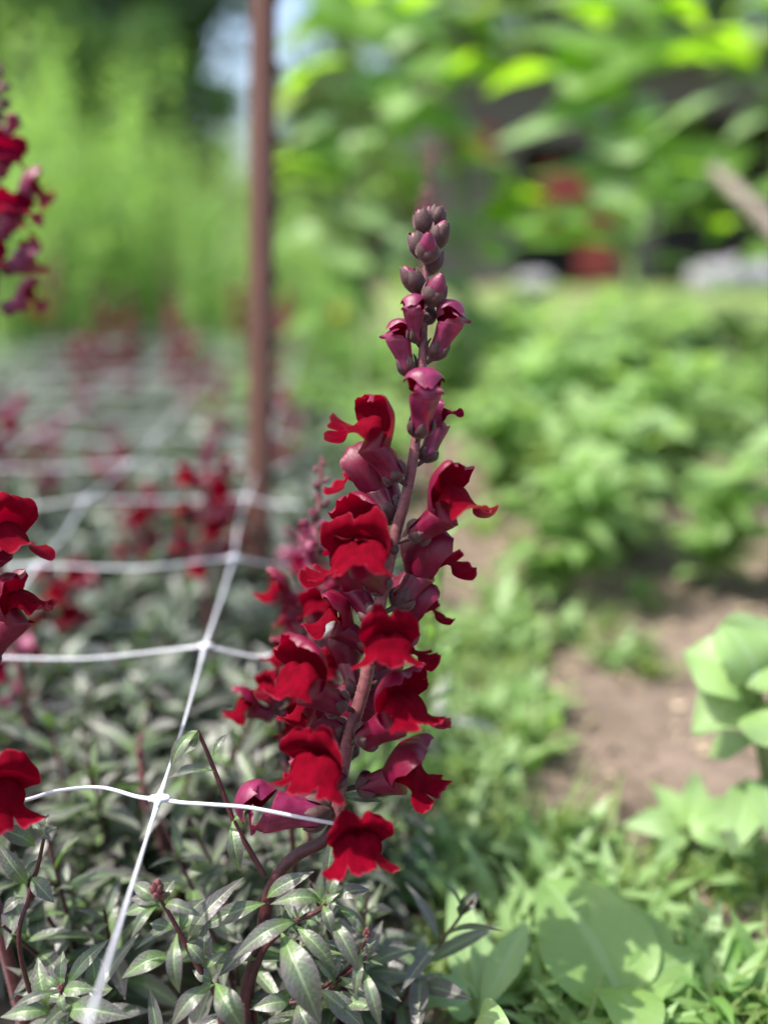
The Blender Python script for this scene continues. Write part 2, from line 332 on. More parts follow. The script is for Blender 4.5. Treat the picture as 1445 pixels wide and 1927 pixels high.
def corolla(kind='open', seed=0, lod=1.0):
    rng = np.random.default_rng(seed); K = KINDS[kind]; L, RY, RZ = K['L'], K['ry'], K['rz']
    nphi, ns = int(28*lod), int(13*lod); phi = np.linspace(-PI, PI, nphi, endpoint=False)
    XV = .38 if kind == 'hood' else .70                     # the mouth is cut obliquely: longer below
    def ring(s, ph):
        body = .24 + .76*min(1, s/.2)**.6; neck = 1 - .12*np.sin(PI*np.clip((s - .15)/.7, 0, 1))
        tp = .40 if kind == 'hood' else .22; ry, rz = RY*body*neck*(1 - tp + tp*s), RZ*body*neck*(1 - tp + tp*s)
        f = 1 + .22*np.exp(-((s - .25)/.2)**2)*np.maximum(0, -np.cos(ph))            # sac under the base
        f = f*(1 - .17*np.exp(-((np.abs(ph) - .62)/.24)**2)*np.sin(PI*min(1, s*.8)))   # furrows either side of the dorsal ridge
        f = f*(1 - .14*np.exp(-((np.abs(ph) - 2.4)/.3)**2)*np.sin(PI*min(1, s*.8)))
        return np.stack([L*s + XV*s*s*(1 - np.cos(ph))/2, ry*f*np.sin(ph), rz*f*np.cos(ph)], -1)
    out = {'tube': np.array([ring(s, phi) for s in np.linspace(0, 1, ns)**1.1])}
    k = rng.uniform(0, 6.28, 12); closed = kind == 'hood'; amp = 0.03 if closed else .15
    # upper lip
    nw, ntt = int(35*lod) | 1, int(20*lod); w = np.linspace(-1, 1, nw)[None, :]; t = np.linspace(0, 1, ntt)[:, None]
    lob = (1 - (.04 if closed else .15)*np.exp(-(w/.09)**2))*(1 - (.5 if closed else .40)*np.abs(w)**(2.4 if closed else 3.6))*(1 + (.2 if closed else 1)*(.025*np.sin(13*w + k[0]) + .018*np.sin(29*w + k[1])))
    te = t*lob*rng.uniform(.95, 1.03); jz = rng.uniform(-.12, .12) if not closed else 0
    c = poly(K['u'], te); W = poly(K['uw'], te); be = np.radians(K['ub'][0] + (K['ub'][1] - K['ub'][0])*np.minimum(1, te*1.4))
    rho = W/np.sin(np.minimum(be, PI/2)); y = rho*np.sin(w*be); drop = rho*(1 - np.cos(w*be))
    rf = te**2*amp*(np.sin(4.2*w + k[2]) + .6*np.sin(8.5*w + k[3] + 2*te) + .28*te*np.sin(19*w + k[11]))
    if closed:                                    # the hood curls in over the mouth: its sides wrap along the curve's own normal
        dq = poly(K['u'], np.minimum(1, te + .02)) - poly(K['u'], np.maximum(0, te - .02)); dq = dq/(np.linalg.norm(dq, axis=-1, keepdims=True) + 1e-9)
        c = c + np.stack([dq[..., 1], -dq[..., 0]], -1)*drop[..., None]*.8; drop = 0*drop
    x = c[..., 0] + rf*.9 - .22*te*np.abs(w)**2.2*(0 if closed else 1); z = c[..., 1] - drop + rf*.8 + jz*te**2 - .10*te*np.exp(-(w/.16)**2)*(0 if closed else 1)
    x = x + XV*(1 - np.cos(w*be))/2*np.clip(1 - te*2.2, 0, 1)
    y = y*(1 + .05*te*np.sin(3*w + k[4])) + rng.uniform(-.06, .06)*te
    out['upper'] = np.stack([x, y, z], -1)
    # lower lip: rises into the two-humped palate, folds over and ends in three lobes
    nw, ntt = int(41*lod) | 1, int(30*lod); w = np.linspace(-1, 1, nw)[None, :]; t = np.linspace(0, 1, ntt)[:, None]
    notch = np.exp(-((np.abs(w) - .36)/.035)**2)
    lob = 1 - (.55*np.abs(w)**2 if closed else 0) - (.03 if closed else .12)*notch - .10*np.abs((np.abs(w) - .68)/.32)**4*(np.abs(w) > .36) - .05*np.minimum(1, np.abs(w)/.36)**4*(np.abs(w) <= .36) - .02*(np.abs(w) < .36) + .012*np.sin(17*w + k[5]) + .012*np.sin(31*w + k[6])
    te = t*lob; c = poly(K['l'], te); W = poly(K['lw'], te)
    kap = poly([1.0, .75, -.05, -.5, -.62, -.45, -.26, -.12, -.02], te); be = RAD(90)
    late0 = 0*te if closed else np.clip((te - .62)/.3, 0, 1); y = W*(np.sin(w*be*.98)*(1 - late0) + w*1.08*late0); bend = W*(1 - np.cos(w*be*.98))
    z = c[..., 1] + kap*bend; x = c[..., 0] - .42*bend*np.clip((te - .35)/.3, 0, 1)
    x = x - XV*(1 - np.cos(w*be*.98))/2*np.clip(1 - te/.4, 0, 1)
    crest = np.exp(-((te - .46)/.15)**2)
    z = z + (0 if closed else 1)*crest*(.15*np.sin(np.minimum(1, np.abs(w)*1.35)*PI) - .12*np.exp(-(w/.12)**2))
    late = np.clip((te - .70)/.30, 0, 1)
    rf = late**1.2*amp*1.05*(np.sin(4.6*w + k[7]) + .6*np.sin(9.5*w + k[8]) + .25*np.sin(21*w + k[11]))
    x = x + rf*.9 + late*.12*rng.uniform(-1, 1); z = z + rf*.7; y = y + late**2*.06*np.sign(w)*np.exp(-((np.abs(w) - .7)/.25)**2) + .05*late*np.sin(2*w + k[9])
    x = x + .06*np.sin(5*te + 3*w + k[10])*np.clip(te*2 - .6, 0, 1)*(0 if closed else 1)
    out['lower'] = np.stack([x, y, z], -1)
    return out
def frame(f, dorsal):
    f = nrm(f); z = perp(np.asarray(dorsal, float), f); y = np.cross(z, f); return np.stack([f, y, z])       # rows
def sepals(mb, rng, ln=.85, wd=.5, r0=.13, r1=.52, xf=lambda g: g, m=0, hm=1, hair=80, spread=0.0):
    for k in range(5):
        a = 2*PI*(k + .5)/5 + rng.uniform(-.15, .15); l = ln*rng.uniform(.85, 1.15); w = wd*rng.uniform(.9, 1.1)
        u = np.linspace(0, 1, 9)[:, None]; v = np.linspace(-1, 1, 7)[None, :]
        prof = np.maximum(0, np.sin(PI*np.clip(u, 0, 1)**.72))**.5; ww = np.maximum(.02, w/2*prof)
        r = r0 + (r1 - r0)*np.sin(np.minimum(1, u*1.5)*PI/2) + .05*np.sin(PI*u) + spread*u*u
        da = (v*ww)/np.maximum(r, .12); rr = r + .07*(1 - v*v)*prof - .03*v*v
        g = np.stack([np.broadcast_to(l*u - .05, rr.shape) if False else (l*u - .05 + 0*v), rr*np.sin(a + da), rr*np.cos(a + da)], -1)
        g = xf(g); mb.grid(g, m, flip=True)
        if hair:
            nr = np.cross(np.gradient(g, axis=1), np.gradient(g, axis=0)).reshape(-1, 3); nr /= np.linalg.norm(nr, axis=1)[:, None] + 1e-12
            hairs(mb, g.reshape(-1, 3), nr, hair//3, .0007, .00005, rng, hm)

FS = 1.12
def flower(parent, base, f, scale=1.0, kind='open', seed=0, dorsal=None, mats=None, roll=0.0, stem_pt=None, name='flower'):
    """in-focus flower: the tube is the part, lips and calyx its sub-parts"""
    pm = mats or (PETALB if kind == 'hood' else PETAL); c = corolla(kind, seed); s = .01*scale*FS; rng = np.random.default_rng(seed + 99)
    R = frame(f, UP if dorsal is None else dorsal)
    if roll: cr, sr = math.cos(roll), math.sin(roll); R = np.stack([R[0], cr*R[1] + sr*R[2], -sr*R[1] + cr*R[2]])
    xf = lambda g: (g*s)@R
    o = MB().grid(xf(c['tube']), 0, wrap=True, flip=False).build(name, [pm], parent); o.location = base
    MB().grid(xf(c['upper']), 0).build('upper_lip', [pm], o)
    MB().grid(xf(c['lower']), 0, flip=True).build('lower_lip', [pm], o)
    mb = MB(); sepals(mb, rng, .95 if kind == 'hood' else .75, .55, .12, .50, xf)
    if stem_pt is not None:
        a = np.asarray(stem_pt) - np.asarray(base); tube(mb, [a, a*.45 + R[0]*-.0012, R[0]*.0006], [.0013*scale, .0011*scale, .0014*scale], 8, 8)
    mb.build('calyx', [CALYX, HAIR], o)
    return o
def bud(parent, base, f, ln, seed, pink=.3, fat=.31, stem_pt=None, name='bud'):
    """closed bud: corolla tip wrapped by sepals (ln in cm)"""
    rng = np.random.default_rng(seed); R = frame(f, UP); xf = lambda g: (g*.01)@R
    u = np.linspace(0, 1, 14)[:, None]; a = np.linspace(0, 2*PI, 18, endpoint=False)[None, :]
    r = ln*fat*.92*np.sin(PI*np.clip(u*.97 + .01, 0, 1)**.9)**.6*(1 + .05*np.cos(2*a + 1) + .05*np.exp(-((a - 3.6)/.3)**2)) + 0*a
    bend = -.10*ln*u*u
    g = np.stack([ln*u + 0*a, r*np.sin(a), r*np.cos(a) + bend], -1)
    o = MB().grid(xf(g), 0, wrap=True).build(name, [PETALB], parent); o.location = base
    mb = MB(); sepals(mb, rng, ln*(1.04 - pink), ln*.74, .08, ln*fat*1.02, xf, hair=110)
    if stem_pt is not None:
        p = np.asarray(stem_pt) - np.asarray(base); tube(mb, [p, p*.5, R[0]*.0008], [.0010, .0009, .0014], 7, 7)
    mb.build('calyx', [CALYX, HAIR], o); return o

SPIKE = []
def stem_mesh(pts, radii, n=90, sides=14, fuzz=0, seed=1, mats=None):
    mb = MB(); rng = np.random.default_rng(seed); c, r = tube(mb, pts, radii, n, sides)
    if fuzz:
        k = rng.integers(0, n, fuzz); t = np.gradient(c, axis=0); d = np.cross(t[k], rng.normal(0, 1, (fuzz, 3))); d /= np.linalg.norm(d, axis=1)[:, None] + 1e-12
        hairs(mb, c[k] + d*r[k][:, None], d, fuzz, .0007, .00004, rng, 1)
    return mb

# ================================================================== THE SNAPDRAGON IN FOCUS
main = empty('snapdragon', onplane(452, 2150, 0.0), 'tall crimson snapdragon spike in sharp focus leaning right over the white net', 'snapdragon')
M0 = np.array(main.location)
def ml(p): return np.asarray(p) - M0
SP = [(452, 2080), (458, 1960), (468, 1850), (490, 1780), (503, 1700), (524, 1645), (560, 1608), (608, 1583), (634, 1548), (638, 1500), (650, 1420), (665, 1360), (688, 1280), (710, 1160), (725, 1090), (745, 1000), (765, 930), (783, 820), (794, 690), (797, 620), (800, 540), (803, 470), (808, 412)]
SZ = [.40, .395, .39, .388, .386, .385, .384, .382, .381, .381, .38, .38, .38, .38, .38, .38, .38, .38, .378, .377, .376, .375, .374]
SPT = [P(x, y, z) for (x, y), z in zip(SP, SZ)]
rr_ = [14, 14, 13.5, 13, 12.5, 12, 12, 12, 12, 12, 12.5, 12.5, 12.5, 12, 11.5, 11, 10.5, 9.5, 8.5, 7.5, 6.5, 5, 2.5]
cut = 8
lo_ = stem_mesh([np.array([0, .004, -.01])] + [ml(p) for p in SPT[:cut+1]], [r*ZF/FPX for r in [15] + rr_[:cut+1]], 66, 16, 300, 3).build('stem', [STEM_LOW, HAIR], main)
up_ = stem_mesh([ml(p) for p in SPT[cut:]], [r*ZF/FPX for r in rr_[cut:]], 110, 16, 5200, 4).build('flower_stalk', [STEM, HAIR], main)
SPX = np.array(SP, float)
def stem_at(py):
    i = np.argsort(SPX[cut:, 1]); x = np.interp(py, SPX[cut:, 1][i], SPX[cut:, 0][i]); z = np.interp(py, SPX[cut:, 1][i], np.array(SZ[cut:])[i]); return P(x, py, z)
#      base px       direction (right, up, toward)  scale kind  seed  dz   roll
FLOW = [(752, 903, (-.60, .70, .30), 1.00, 'open', 11, -.004, 0.0),
        (741, 978, (-.42, .62, -.52), 1.00, 'open', 12, .003, -.2),
        (720, 1102, (-.42, .44, .80), 1.04, 'wide', 13, -.008, .1),
        (772, 1012, (.74, .50, .42), 1.02, 'open', 14, -.002, 0.0),
        (745, 1142, (.55, .62, -.38), 1.02, 'open', 15, .002, .2),
        (708, 1168, (-.50, .62, -.30), .98, 'open', 16, .001, -.1),
        (718, 1240, (.14, .30, .94), .82, 'wide', 17, -.012, 0.0),
        (648, 1330, (-.66, .42, .52), 1.05, 'open', 18, -.006, .1),
        (672, 1312, (-.25, .72, -.60), .90, 'half', 19, .007, 0.0),
        (676, 1392, (.70, .46, .50), 1.08, 'open', 20, -.005, -.1),
        (672, 1480, (.84, .20, .25), 1.0, 'open', 21, .006, .2),
        (638, 1464, (-.42, .30, .85), .96, 'wide', 22, -.010, -.1),
        (622, 1528, (-.98, .06, .16), 1.30, 'hood', 23, -.001, .5),
        (652, 1600, (.28, .28, .92), .86, 'wide', 24, -.010, 0.0),
        (724, 1216, (.52, .55, -.45), .92, 'open', 26, .007, .2),
        (690, 1285, (.62, .42, -.35), .86, 'open', 41, .009, .1),
        (655, 1375, (-.72, .30, .10), .84, 'open', 42, .007, .2),
        (752, 960, (-.30, .66, -.6), .84, 'half', 43, .008, 0),
        (742, 1035, (-.55, .25, .55), .9, 'open', 27, .004, .2),
        (700, 1215, (-.75, .40, .1), .85, 'open', 28, .008, 0),
        (646, 1425, (.35, .55, -.6), .9, 'open', 29, .008, 0),
        (632, 1505, (-.55, .30, -.5), .85, 'half', 30, .008, 0),
        (646, 1402, (-.62, .48, -.45), .85, 'half', 25, .006, -.2)]
for px, py, d, s, kd, sd0, dz, rl in FLOW:
    st = stem_at(py + 10); b0 = P(px, py, ZF + dz)
    o = flower(main, ml(b0), D(*d), s, kd, sd0, roll=rl, stem_pt=ml(st), mats=PETAL if kd != 'hood' else None)
#      base px      direction            length px kind
HOOD = [(788, 822, (.10, .80, .60), .98, 'hood', 31, -.006), (797, 868, (.38, .86, -.18), .84, 'half', 32, .004),
        (773, 708, (-.34, .90, .22), .80, 'hood', 33, 0), (813, 676, (.44, .82, .30), .84, 'hood', 34, -.002), (784, 645, (-.12, .84, .52), .66, 'hood', 35, -.004)]
for px, py, d, s, kd, sd0, dz in HOOD:
    flower(main, ml(P(px, py, ZF + dz)), D(*d), s, kd, sd0, stem_pt=ml(stem_at(py + 6)), mats=PETALB, name='opening_bud')
BUDS = [(810, 577, (.24, .86, .42), 56, .40), (786, 552, (-.36, .88, .15), 48, .12), (803, 494, (.02, .78, .62), 52, .40), (817, 470, (.26, .92, .2), 48, .08), (794, 488, (-.25, .90, .15), 44, .05),
        (810, 515, (.22, .92, .0), 40, .05), (802, 446, (-.22, .94, .2), 44, .05), (811, 430, (.38, .90, .0), 40, .05), (807, 420, (.0, .98, .2), 26, .05), (797, 606, (.5, .6, -.4), 30, .05)]
for i, (px, py, d, ln, pk) in enumerate(BUDS):
    bud(main, ml(P(px, py, .375 + (-.003 if d[2] > .3 else .001))), D(*d), ln*1.14*ZF/FPX*100, 50 + i, pk, stem_pt=ml(stem_at(py + 4)))
# leaves on the low part of the main plant, and a slender bract beside the stalk
def hero_leaf(parent, p0, b, t, z0, z1, wpx, bend=0.0, fold=.28, hint=None, wave=.02, seed=0, m=None, twist=0.0, shape='lance'):
    """a leaf between two pixels of the photograph at true depths; width in pixels, bend in cm"""
    z0, z1 = .377 + (z0 - .377)*.6, .377 + (z1 - .377)*.6
    B, T = P(*b, z0), P(*t, z1); n = hint if hint is not None else nrm(-.75*FW + np.array([0, 0, .9]))
    mb = MB(); put_leaf(mb, B - p0, T - p0, .76*wpx*(z0 + z1)/2/FPX, n, bend*.01, fold, 19, 9, shape, wave=wave, seed=seed, twist=twist)
    return mb.build('leaf', [m or LEAF], parent)
for i, L in enumerate([((500, 1700), (372, 1752), .386, .380, 44, .5), ((503, 1690), (592, 1640), .384, .378, 40, .4), ((492, 1765), (412, 1838), .386, .376, 42, .4),
                       ((632, 1555), (612, 1680), .381, .376, 30, .3), ((640, 1500), (720, 1508), .385, .390, 26, .2), ((668, 1500), (750, 1492), .39, .395, 30, .3),
                       ((655, 1440), (668, 1400), .387, .39, 16, .1)]):
    hero_leaf(main, M0, L[0], L[1], L[2], L[3], L[4], L[5], seed=i)
# side branch that joins the main stem
br = [(498, 1648), (470, 1600), (440, 1545), (412, 1470), (388, 1410), (372, 1374)]
bm = stem_mesh([P(x, y, .384) - M0 for x, y in br], [6*ZF/FPX, 5.5*ZF/FPX, 4.8*ZF/FPX, 4.2*ZF/FPX, 3.4*ZF/FPX], 40, 10); bm.build('side_branch', [STEM_LOW], main)
for i, L in enumerate([((372, 1376), (322, 1446), .384, .380, 34, .5), ((374, 1378), (346, 1420), .385, .385, 26, -.2), ((402, 1424), (430, 1380), .385, .395, 20, .3), ((438, 1545), (452, 1640), .383, .377, 38, .7),
                       ((404, 1452), (315, 1466), .384, .388, 24, .6), ((440, 1545), (480, 1520), .386, .394, 24, .3), ((372, 1374), (350, 1398), .386, .39, 18, .2)]):
    hero_leaf(main, M0, L[0], L[1], L[2], L[3], L[4], L[5], seed=10 + i)

# ================================================================== leafy shoots in focus round its foot
def tip_buds(parent, at, px, z, seed, n=9):
    """cluster of tiny pointed buds at the tip of a shoot"""
    rng = np.random.default_rng(seed); mb = MB(); sc = px*z/FPX
    for i in range(n):
        k = i/n; a = i*2.4; d = nrm(np.array([math.cos(a)*(.75 - .6*k), math.sin(a)*(.75 - .6*k), .55 + .6*k])); b = at + np.array([0, 0, 1])*sc*(.45*k) + d*sc*.08
        ln = sc*(.42 + .12*k); u = np.linspace(0, 1, 9)[:, None]; an = np.linspace(0, 2*PI, 10, endpoint=False)[None, :]
        r = sc*.17*np.sin(PI*np.clip(u, 0, 1)**.75)**.75 + 0*an; x = perp(np.array([.3, .2, .9]), d); y = np.cross(d, x)
        g = b + (u*ln)[..., None]*d + (r*np.cos(an))[..., None]*x + (r*np.sin(an))[..., None]*y
        mb.grid(g, 0, wrap=True)
    return mb.build('bud_cluster', [BUDM, HAIR], parent)
BUDM = hairy_material('dark_red_bud', (.085, .018, .022), (.15, .045, .045), .5, .35)
def shoot(label, stem, zs, rad, leaves, buds=None, seed=0):
    zs = [.377 + (q - .377)*.6 for q in zs]; base = P(*stem[0], zs[0])
    e = empty('snapdragon_shoot', base, label, 'leafy shoot', 'leafy snapdragon shoots round the focused stem')
    zz = np.interp(np.linspace(0, 1, len(stem)), np.linspace(0, 1, len(zs)), zs)
    stem_mesh([np.array([.004, .012, -base[2]])] + [P(x, y, z) - base for (x, y), z in zip(stem, zz)], [r*ZF/FPX for r in [rad[0]*1.1] + list(rad)], 44, 10, 150, seed).build('stem', [STEM_LOW, HAIR], e)
    for i, L in enumerate(leaves):
        hero_leaf(e, base, L[0], L[1], L[2], L[3], L[4], L[5] if len(L) > 5 else .3, seed=seed*20 + i, twist=L[6] if len(L) > 6 else 0.0, fold=L[7] if len(L) > 7 else .28)
    if buds: tip_buds(e, P(buds[0], buds[1], zz[-1]) - base, buds[2], zz[-1], seed)
    return e
shoot('upright bronze leaved shoot with a dark red bud cluster right of the net string', [(428, 2010), (412, 1886), (380, 1830), (345, 1768), (318, 1718), (300, 1690)], [.375, .368, .362], [7, 6.5, 6, 5, 4, 3],
      [((300, 1698), (247, 1660), .364, .372, 36, .4), ((298, 1702), (246, 1690), .362, .366, 30, .3), ((296, 1706), (247, 1768), .360, .350, 26, .5), ((312, 1706), (384, 1726), .362, .352, 30, .7), ((306, 1700), (330, 1655), .368, .376, 28, .3),
       ((302, 1706), (232, 1722), .364, .362, 34, .4), ((334, 1756), (338, 1870), .362, .350, 38, .9), ((354, 1770), (460, 1650), .366, .384, 42, .7), ((340, 1752), (386, 1690), .37, .385, 48, .4), ((352, 1775), (386, 1815), .366, .366, 34, .3),
       ((326, 1748), (282, 1738), .366, .37, 30, .2), ((330, 1800), (228, 1842), .372, .362, 46, .8), ((386, 1820), (388, 1735), .372, .376, 44, .3), ((388, 1822), (424, 1790), .368, .37, 22, .2),
       ((406, 1850), (462, 1945), .362, .350, 62, 1.2), ((404, 1852), (322, 1935), .364, .352, 44, .9), ((400, 1846), (362, 1826), .37, .37, 30, .2), ((398, 1848), (378, 1868), .366, .362, 20, .1)], (297, 1690, 44), 1)
shoot('shoot with pale green top leaves and red tip buds below the lowest crimson flower', [(466, 1900), (490, 1800), (530, 1752), (562, 1730), (596, 1716), (622, 1692)], [.395, .376, .366], [6.5, 6, 5.5, 5, 4.5, 3],
      [((618, 1690), (645, 1625), .366, .374, 30, .5), ((632, 1690), (696, 1674), .366, .370, 36, .4), ((606, 1698), (508, 1702), .368, .360, 38, .8), ((608, 1704), (628, 1762), .364, .354, 30, .6), ((616, 1700), (640, 1680), .366, .36, 20, .3),
       ((628, 1694), (624, 1718), .362, .356, 16, .2), ((605, 1690), (565, 1676), .370, .376, 20, .2), ((560, 1734), (436, 1806), .368, .352, 46, .9), ((530, 1756), (604, 1930), .366, .344, 82, 1.4, .15, .22), ((556, 1742), (634, 1826), .368, .360, 40, .7),
       ((562, 1728), (580, 1700), .372, .376, 18, .2), ((622, 1730), (676, 1830), .366, .352, 42, .8), ((632, 1702), (690, 1758), .372, .376, 28, .5), ((578, 1722), (596, 1770), .374, .374, 30, .3)], (622, 1694, 24), 2)
shoot('low side shoot with a small red bud hanging over the bare soil edge', [(480, 1900), (560, 1885), (640, 1835), (672, 1800), (688, 1770)], [.40, .380, .366], [5, 4.5, 4, 3, 2.5],
      [((684, 1760), (640, 1712), .368, .374, 26, .3), ((680, 1788), (668, 1880), .364, .352, 26, .5), ((683, 1822), (716, 1936), .362, .348, 34, .8), ((640, 1838), (700, 1890), .372, .37, 34, .4), ((560, 1886), (590, 1960), .37, .36, 60, .6),
       ((546, 1888), (470, 1900), .372, .36, 40, .5), ((600, 1862), (690, 1940), .374, .366, 50, .6), ((690, 1775), (700, 1790), .366, .366, 12, .1), ((620, 1850), (642, 1800), .376, .38, 26, .2)], (690, 1764, 24), 3)
shoot('short shoot with a tiny dark bud and spreading leaves left of the net string', [(90, 2000), (100, 1930), (112, 1890), (116, 1868)], [.375, .368, .364], [5, 4.5, 4, 3],
      [((110, 1868), (20, 1900), .364, .356, 24, .5), ((120, 1866), (186, 1862), .364, .36, 34, .4), ((116, 1872), (124, 1908), .36, .352, 20, .3), ((112, 1860), (84, 1838), .366, .372, 20, .3), ((118, 1860), (120, 1788), .37, .385, 30, .3),
       ((128, 1858), (208, 1766), .37, .388, 36, .5), ((100, 1905), (0, 1915), .362, .352, 40, .6), ((128, 1902), (250, 1915), .362, .352, 60, .7), ((106, 1900), (112, 1960), .358, .348, 34, .4), ((92, 1895), (72, 1800), .372, .385, 44, .4)], (116, 1866, 20), 4)
shoot('red stemmed shoot with dark drooping leaves under the crimson flower at the frame edge', [(40, 1800), (55, 1690), (72, 1630), (84, 1575)], [.39, .385, .38], [4.5, 4.2, 4, 3],
      [((84, 1572), (108, 1556), .38, .384, 20, .2), ((82, 1570), (60, 1548), .382, .386, 16, .2), ((52, 1662), (-10, 1580), .384, .374, 40, .6), ((66, 1592), (-8, 1556), .384, .376, 44, .5), ((62, 1652), (104, 1700), .382, .372, 40, .4), ((50, 1660), (86, 1610), .386, .392, 24, .3),
       ((84, 1574), (98, 1580), .378, .372, 20, .2), ((46, 1690), (6, 1720), .386, .38, 30, .3), ((88, 1560), (92, 1530), .384, .39, 14, .1)], None, 5)

# ------------------------------------------------------------------ the net
AX = nrm(np.array([-.0549, 1.0, 0])); BX = np.array([AX[1], -AX[0], 0])      # along the bed, across it
NODE0 = P(300, 1503, .377); NH = NODE0[2]; CELL = .15
def ribbon(mb, pts, wid, n=24, thick=.0009):
    """flat plastic strand of varying width"""
    c = spline(pts, n); w = np.interp(np.linspace(0, 1, n), np.linspace(0, 1, len(wid)), wid); t = np.gradient(c, axis=0); t /= np.linalg.norm(t, axis=1)[:, None]
    s = np.cross(t, np.array([0, 0, 1.0])); s /= np.linalg.norm(s, axis=1)[:, None]; up = np.cross(s, t)
    a = np.linspace(0, 2*PI, 8, endpoint=False)
    g = c[:, None, :] + (np.cos(a)[None, :, None]*w[:, None, None]*.5)*s[:, None, :] + (np.sin(a)[None, :, None]*thick)*up[:, None, :]
    mb.grid(g, 0, wrap=True)
rng = np.random.default_rng(5); mb = MB(); node = {}
NI, NJ = 16, 10                                       # rows away from the camera, columns to the left
for i in range(-2, NI):
    for j in range(-1, NJ):
        p = NODE0 + AX*CELL*i - BX*CELL*j
        if j == -1: p = p + BX*(-.070 - .012*max(0, i))     # the selvedge runs past the spike
        jit = 0 if (i, j) in ((0, 0),) else 1
        node[i, j] = p + np.array([rng.normal(0, .004), rng.normal(0, .004), rng.normal(0, .003)])*jit
node[0, 0] = NODE0.copy(); node[0, -1] = P(662, 1556, .369); node[1, -1] = P(558, 1217, .50)
node[-1, 0] = P(88, 2170, .231); node[0, 1] = P(-170, 1575, .385); node[1, 0] = P(386, 1216, .50); node[2, 0] = P(440, 1050, .628)
def strand(a, b, w0=.0022, w1=.0013, sag=.004, sd=0):
    r = np.random.default_rng(sd); m = (a + b)/2 + np.array([r.normal(0, .002), r.normal(0, .002), -sag*r.uniform(.3, 1.4)])
    ribbon(mb, [a, a*.7 + m*.3 + (b - a)*.0, m, b*.7 + m*.3, b], [w0*1.35, w1*1.05, w1, w1*1.05, w0*1.35])
for (i, j), p in node.items():
    if (i + 1, j) in node and j >= 0: strand(p, node[i+1, j], .0025 if i > 0 else .0024, .0016 if i > 0 else .0014, .002, sd=(i + 5)*31 + j)
    if (i, j + 1) in node and (i, j) not in ((0, 0), (0, -1)): strand(p, node[i, j+1], .0024 if i < 3 else .0028, .0015 if i < 3 else .0021, .006, sd=(i + 5)*37 + j + 500)
    if j >= 0:                                        # welded star at the crossing
        u = np.linspace(0, 1, 7); a = np.linspace(0, 2*PI, 24, endpoint=False)
        rad = .0026 + .0030*np.abs(np.cos(2*a))**3; g = []
        for k in range(4):
            h = [(-.0009, .55), (0, 1), (.0012, .8), (.0016, .05)][k]
            g.append(p + (np.cos(a)*rad*h[1])[:, None]*BX*1.0 + (np.sin(a)*rad*h[1]*1.5)[:, None]*AX + np.array([0, 0, h[0]]))
        mb.grid(np.array(g), 0, wrap=True)
strand(P(598, 1198, .50), P(655, 1160, .51), .0016, .0022, 0, 9)
strand_pts = [P(300, 1503, .377), P(340, 1510, .376), P(400, 1514, .371), P(470, 1520, .365), P(560, 1537, .361), P(662, 1556, .360)]
ribbon(mb, strand_pts, [.0032, .0018, .0014, .0013, .0012, .0011], 40)
ribbon(mb, [P(300, 1503, .377), P(262, 1500, .379), P(190, 1482, .39), P(110, 1488, .385), P(50, 1505, .379), P(-60, 1530, .375)], [.0032, .0018, .0015, .0014, .0014, .0014], 40)
tag(mb.build('plant_netting', [NETM]), 'white plastic support netting of square cells stretched over the flower bed', 'plant netting')

# ================================================================== more snapdragons
def flower_mesh(kind, seed, s=.01, lod=.62, pm=None):
    c = corolla(kind, seed, lod); rng = np.random.default_rng(seed); mb = MB(); xf = lambda g: g*s
    mb.grid(xf(c['tube']), 0, wrap=True); mb.grid(xf(c['upper']), 0); mb.grid(xf(c['lower']), 0, flip=True); sepals(mb, rng, .72, .5, .12, .5, xf, 1, 1, 0)
    return mb.mesh('flower', [pm or PETALF, CALYX])
def bud_mesh(seed):
    rng = np.random.default_rng(seed); mb = MB(); u = np.linspace(0, 1, 10)[:, None]; a = np.linspace(0, 2*PI, 12, endpoint=False)[None, :]
    r = .33*np.sin(PI*np.clip(u*.97 + .01, 0, 1)**.9)**.6 + 0*a; g = np.stack([u + 0*a, r*np.sin(a), r*np.cos(a) - .1*u*u], -1)
    mb.grid(g*.01, 0, wrap=True); sepals(mb, rng, .72, .6, .08, .36, lambda g: g*.01, 1, 1, 0); return mb.mesh('bud', [PETALB, CALYX])
FMN = [flower_mesh(k, 230 + i, .01, .8, PETAL) for i, k in enumerate(['open', 'wide', 'open', 'wide'])]; FM = [flower_mesh(k, 200 + i) for i, k in enumerate(['open', 'wide', 'open', 'half', 'wide'])]; HM = [flower_mesh('hood', 210 + i, .0085, .62, PETALB) for i in range(2)]; BM = [bud_mesh(220 + i) for i in range(2)]
from mathutils import Matrix
def put(me, name, parent, loc, f, dorsal, s=1.0):
    o = link(name, me, parent); R = frame(f, dorsal); m = Matrix(((R[0][0]*s, R[1][0]*s, R[2][0]*s, loc[0]), (R[0][1]*s, R[1][1]*s, R[2][1]*s, loc[1]), (R[0][2]*s, R[1][2]*s, R[2][2]*s, loc[2]), (0, 0, 0, 1)))
    o.matrix_local = m; return o
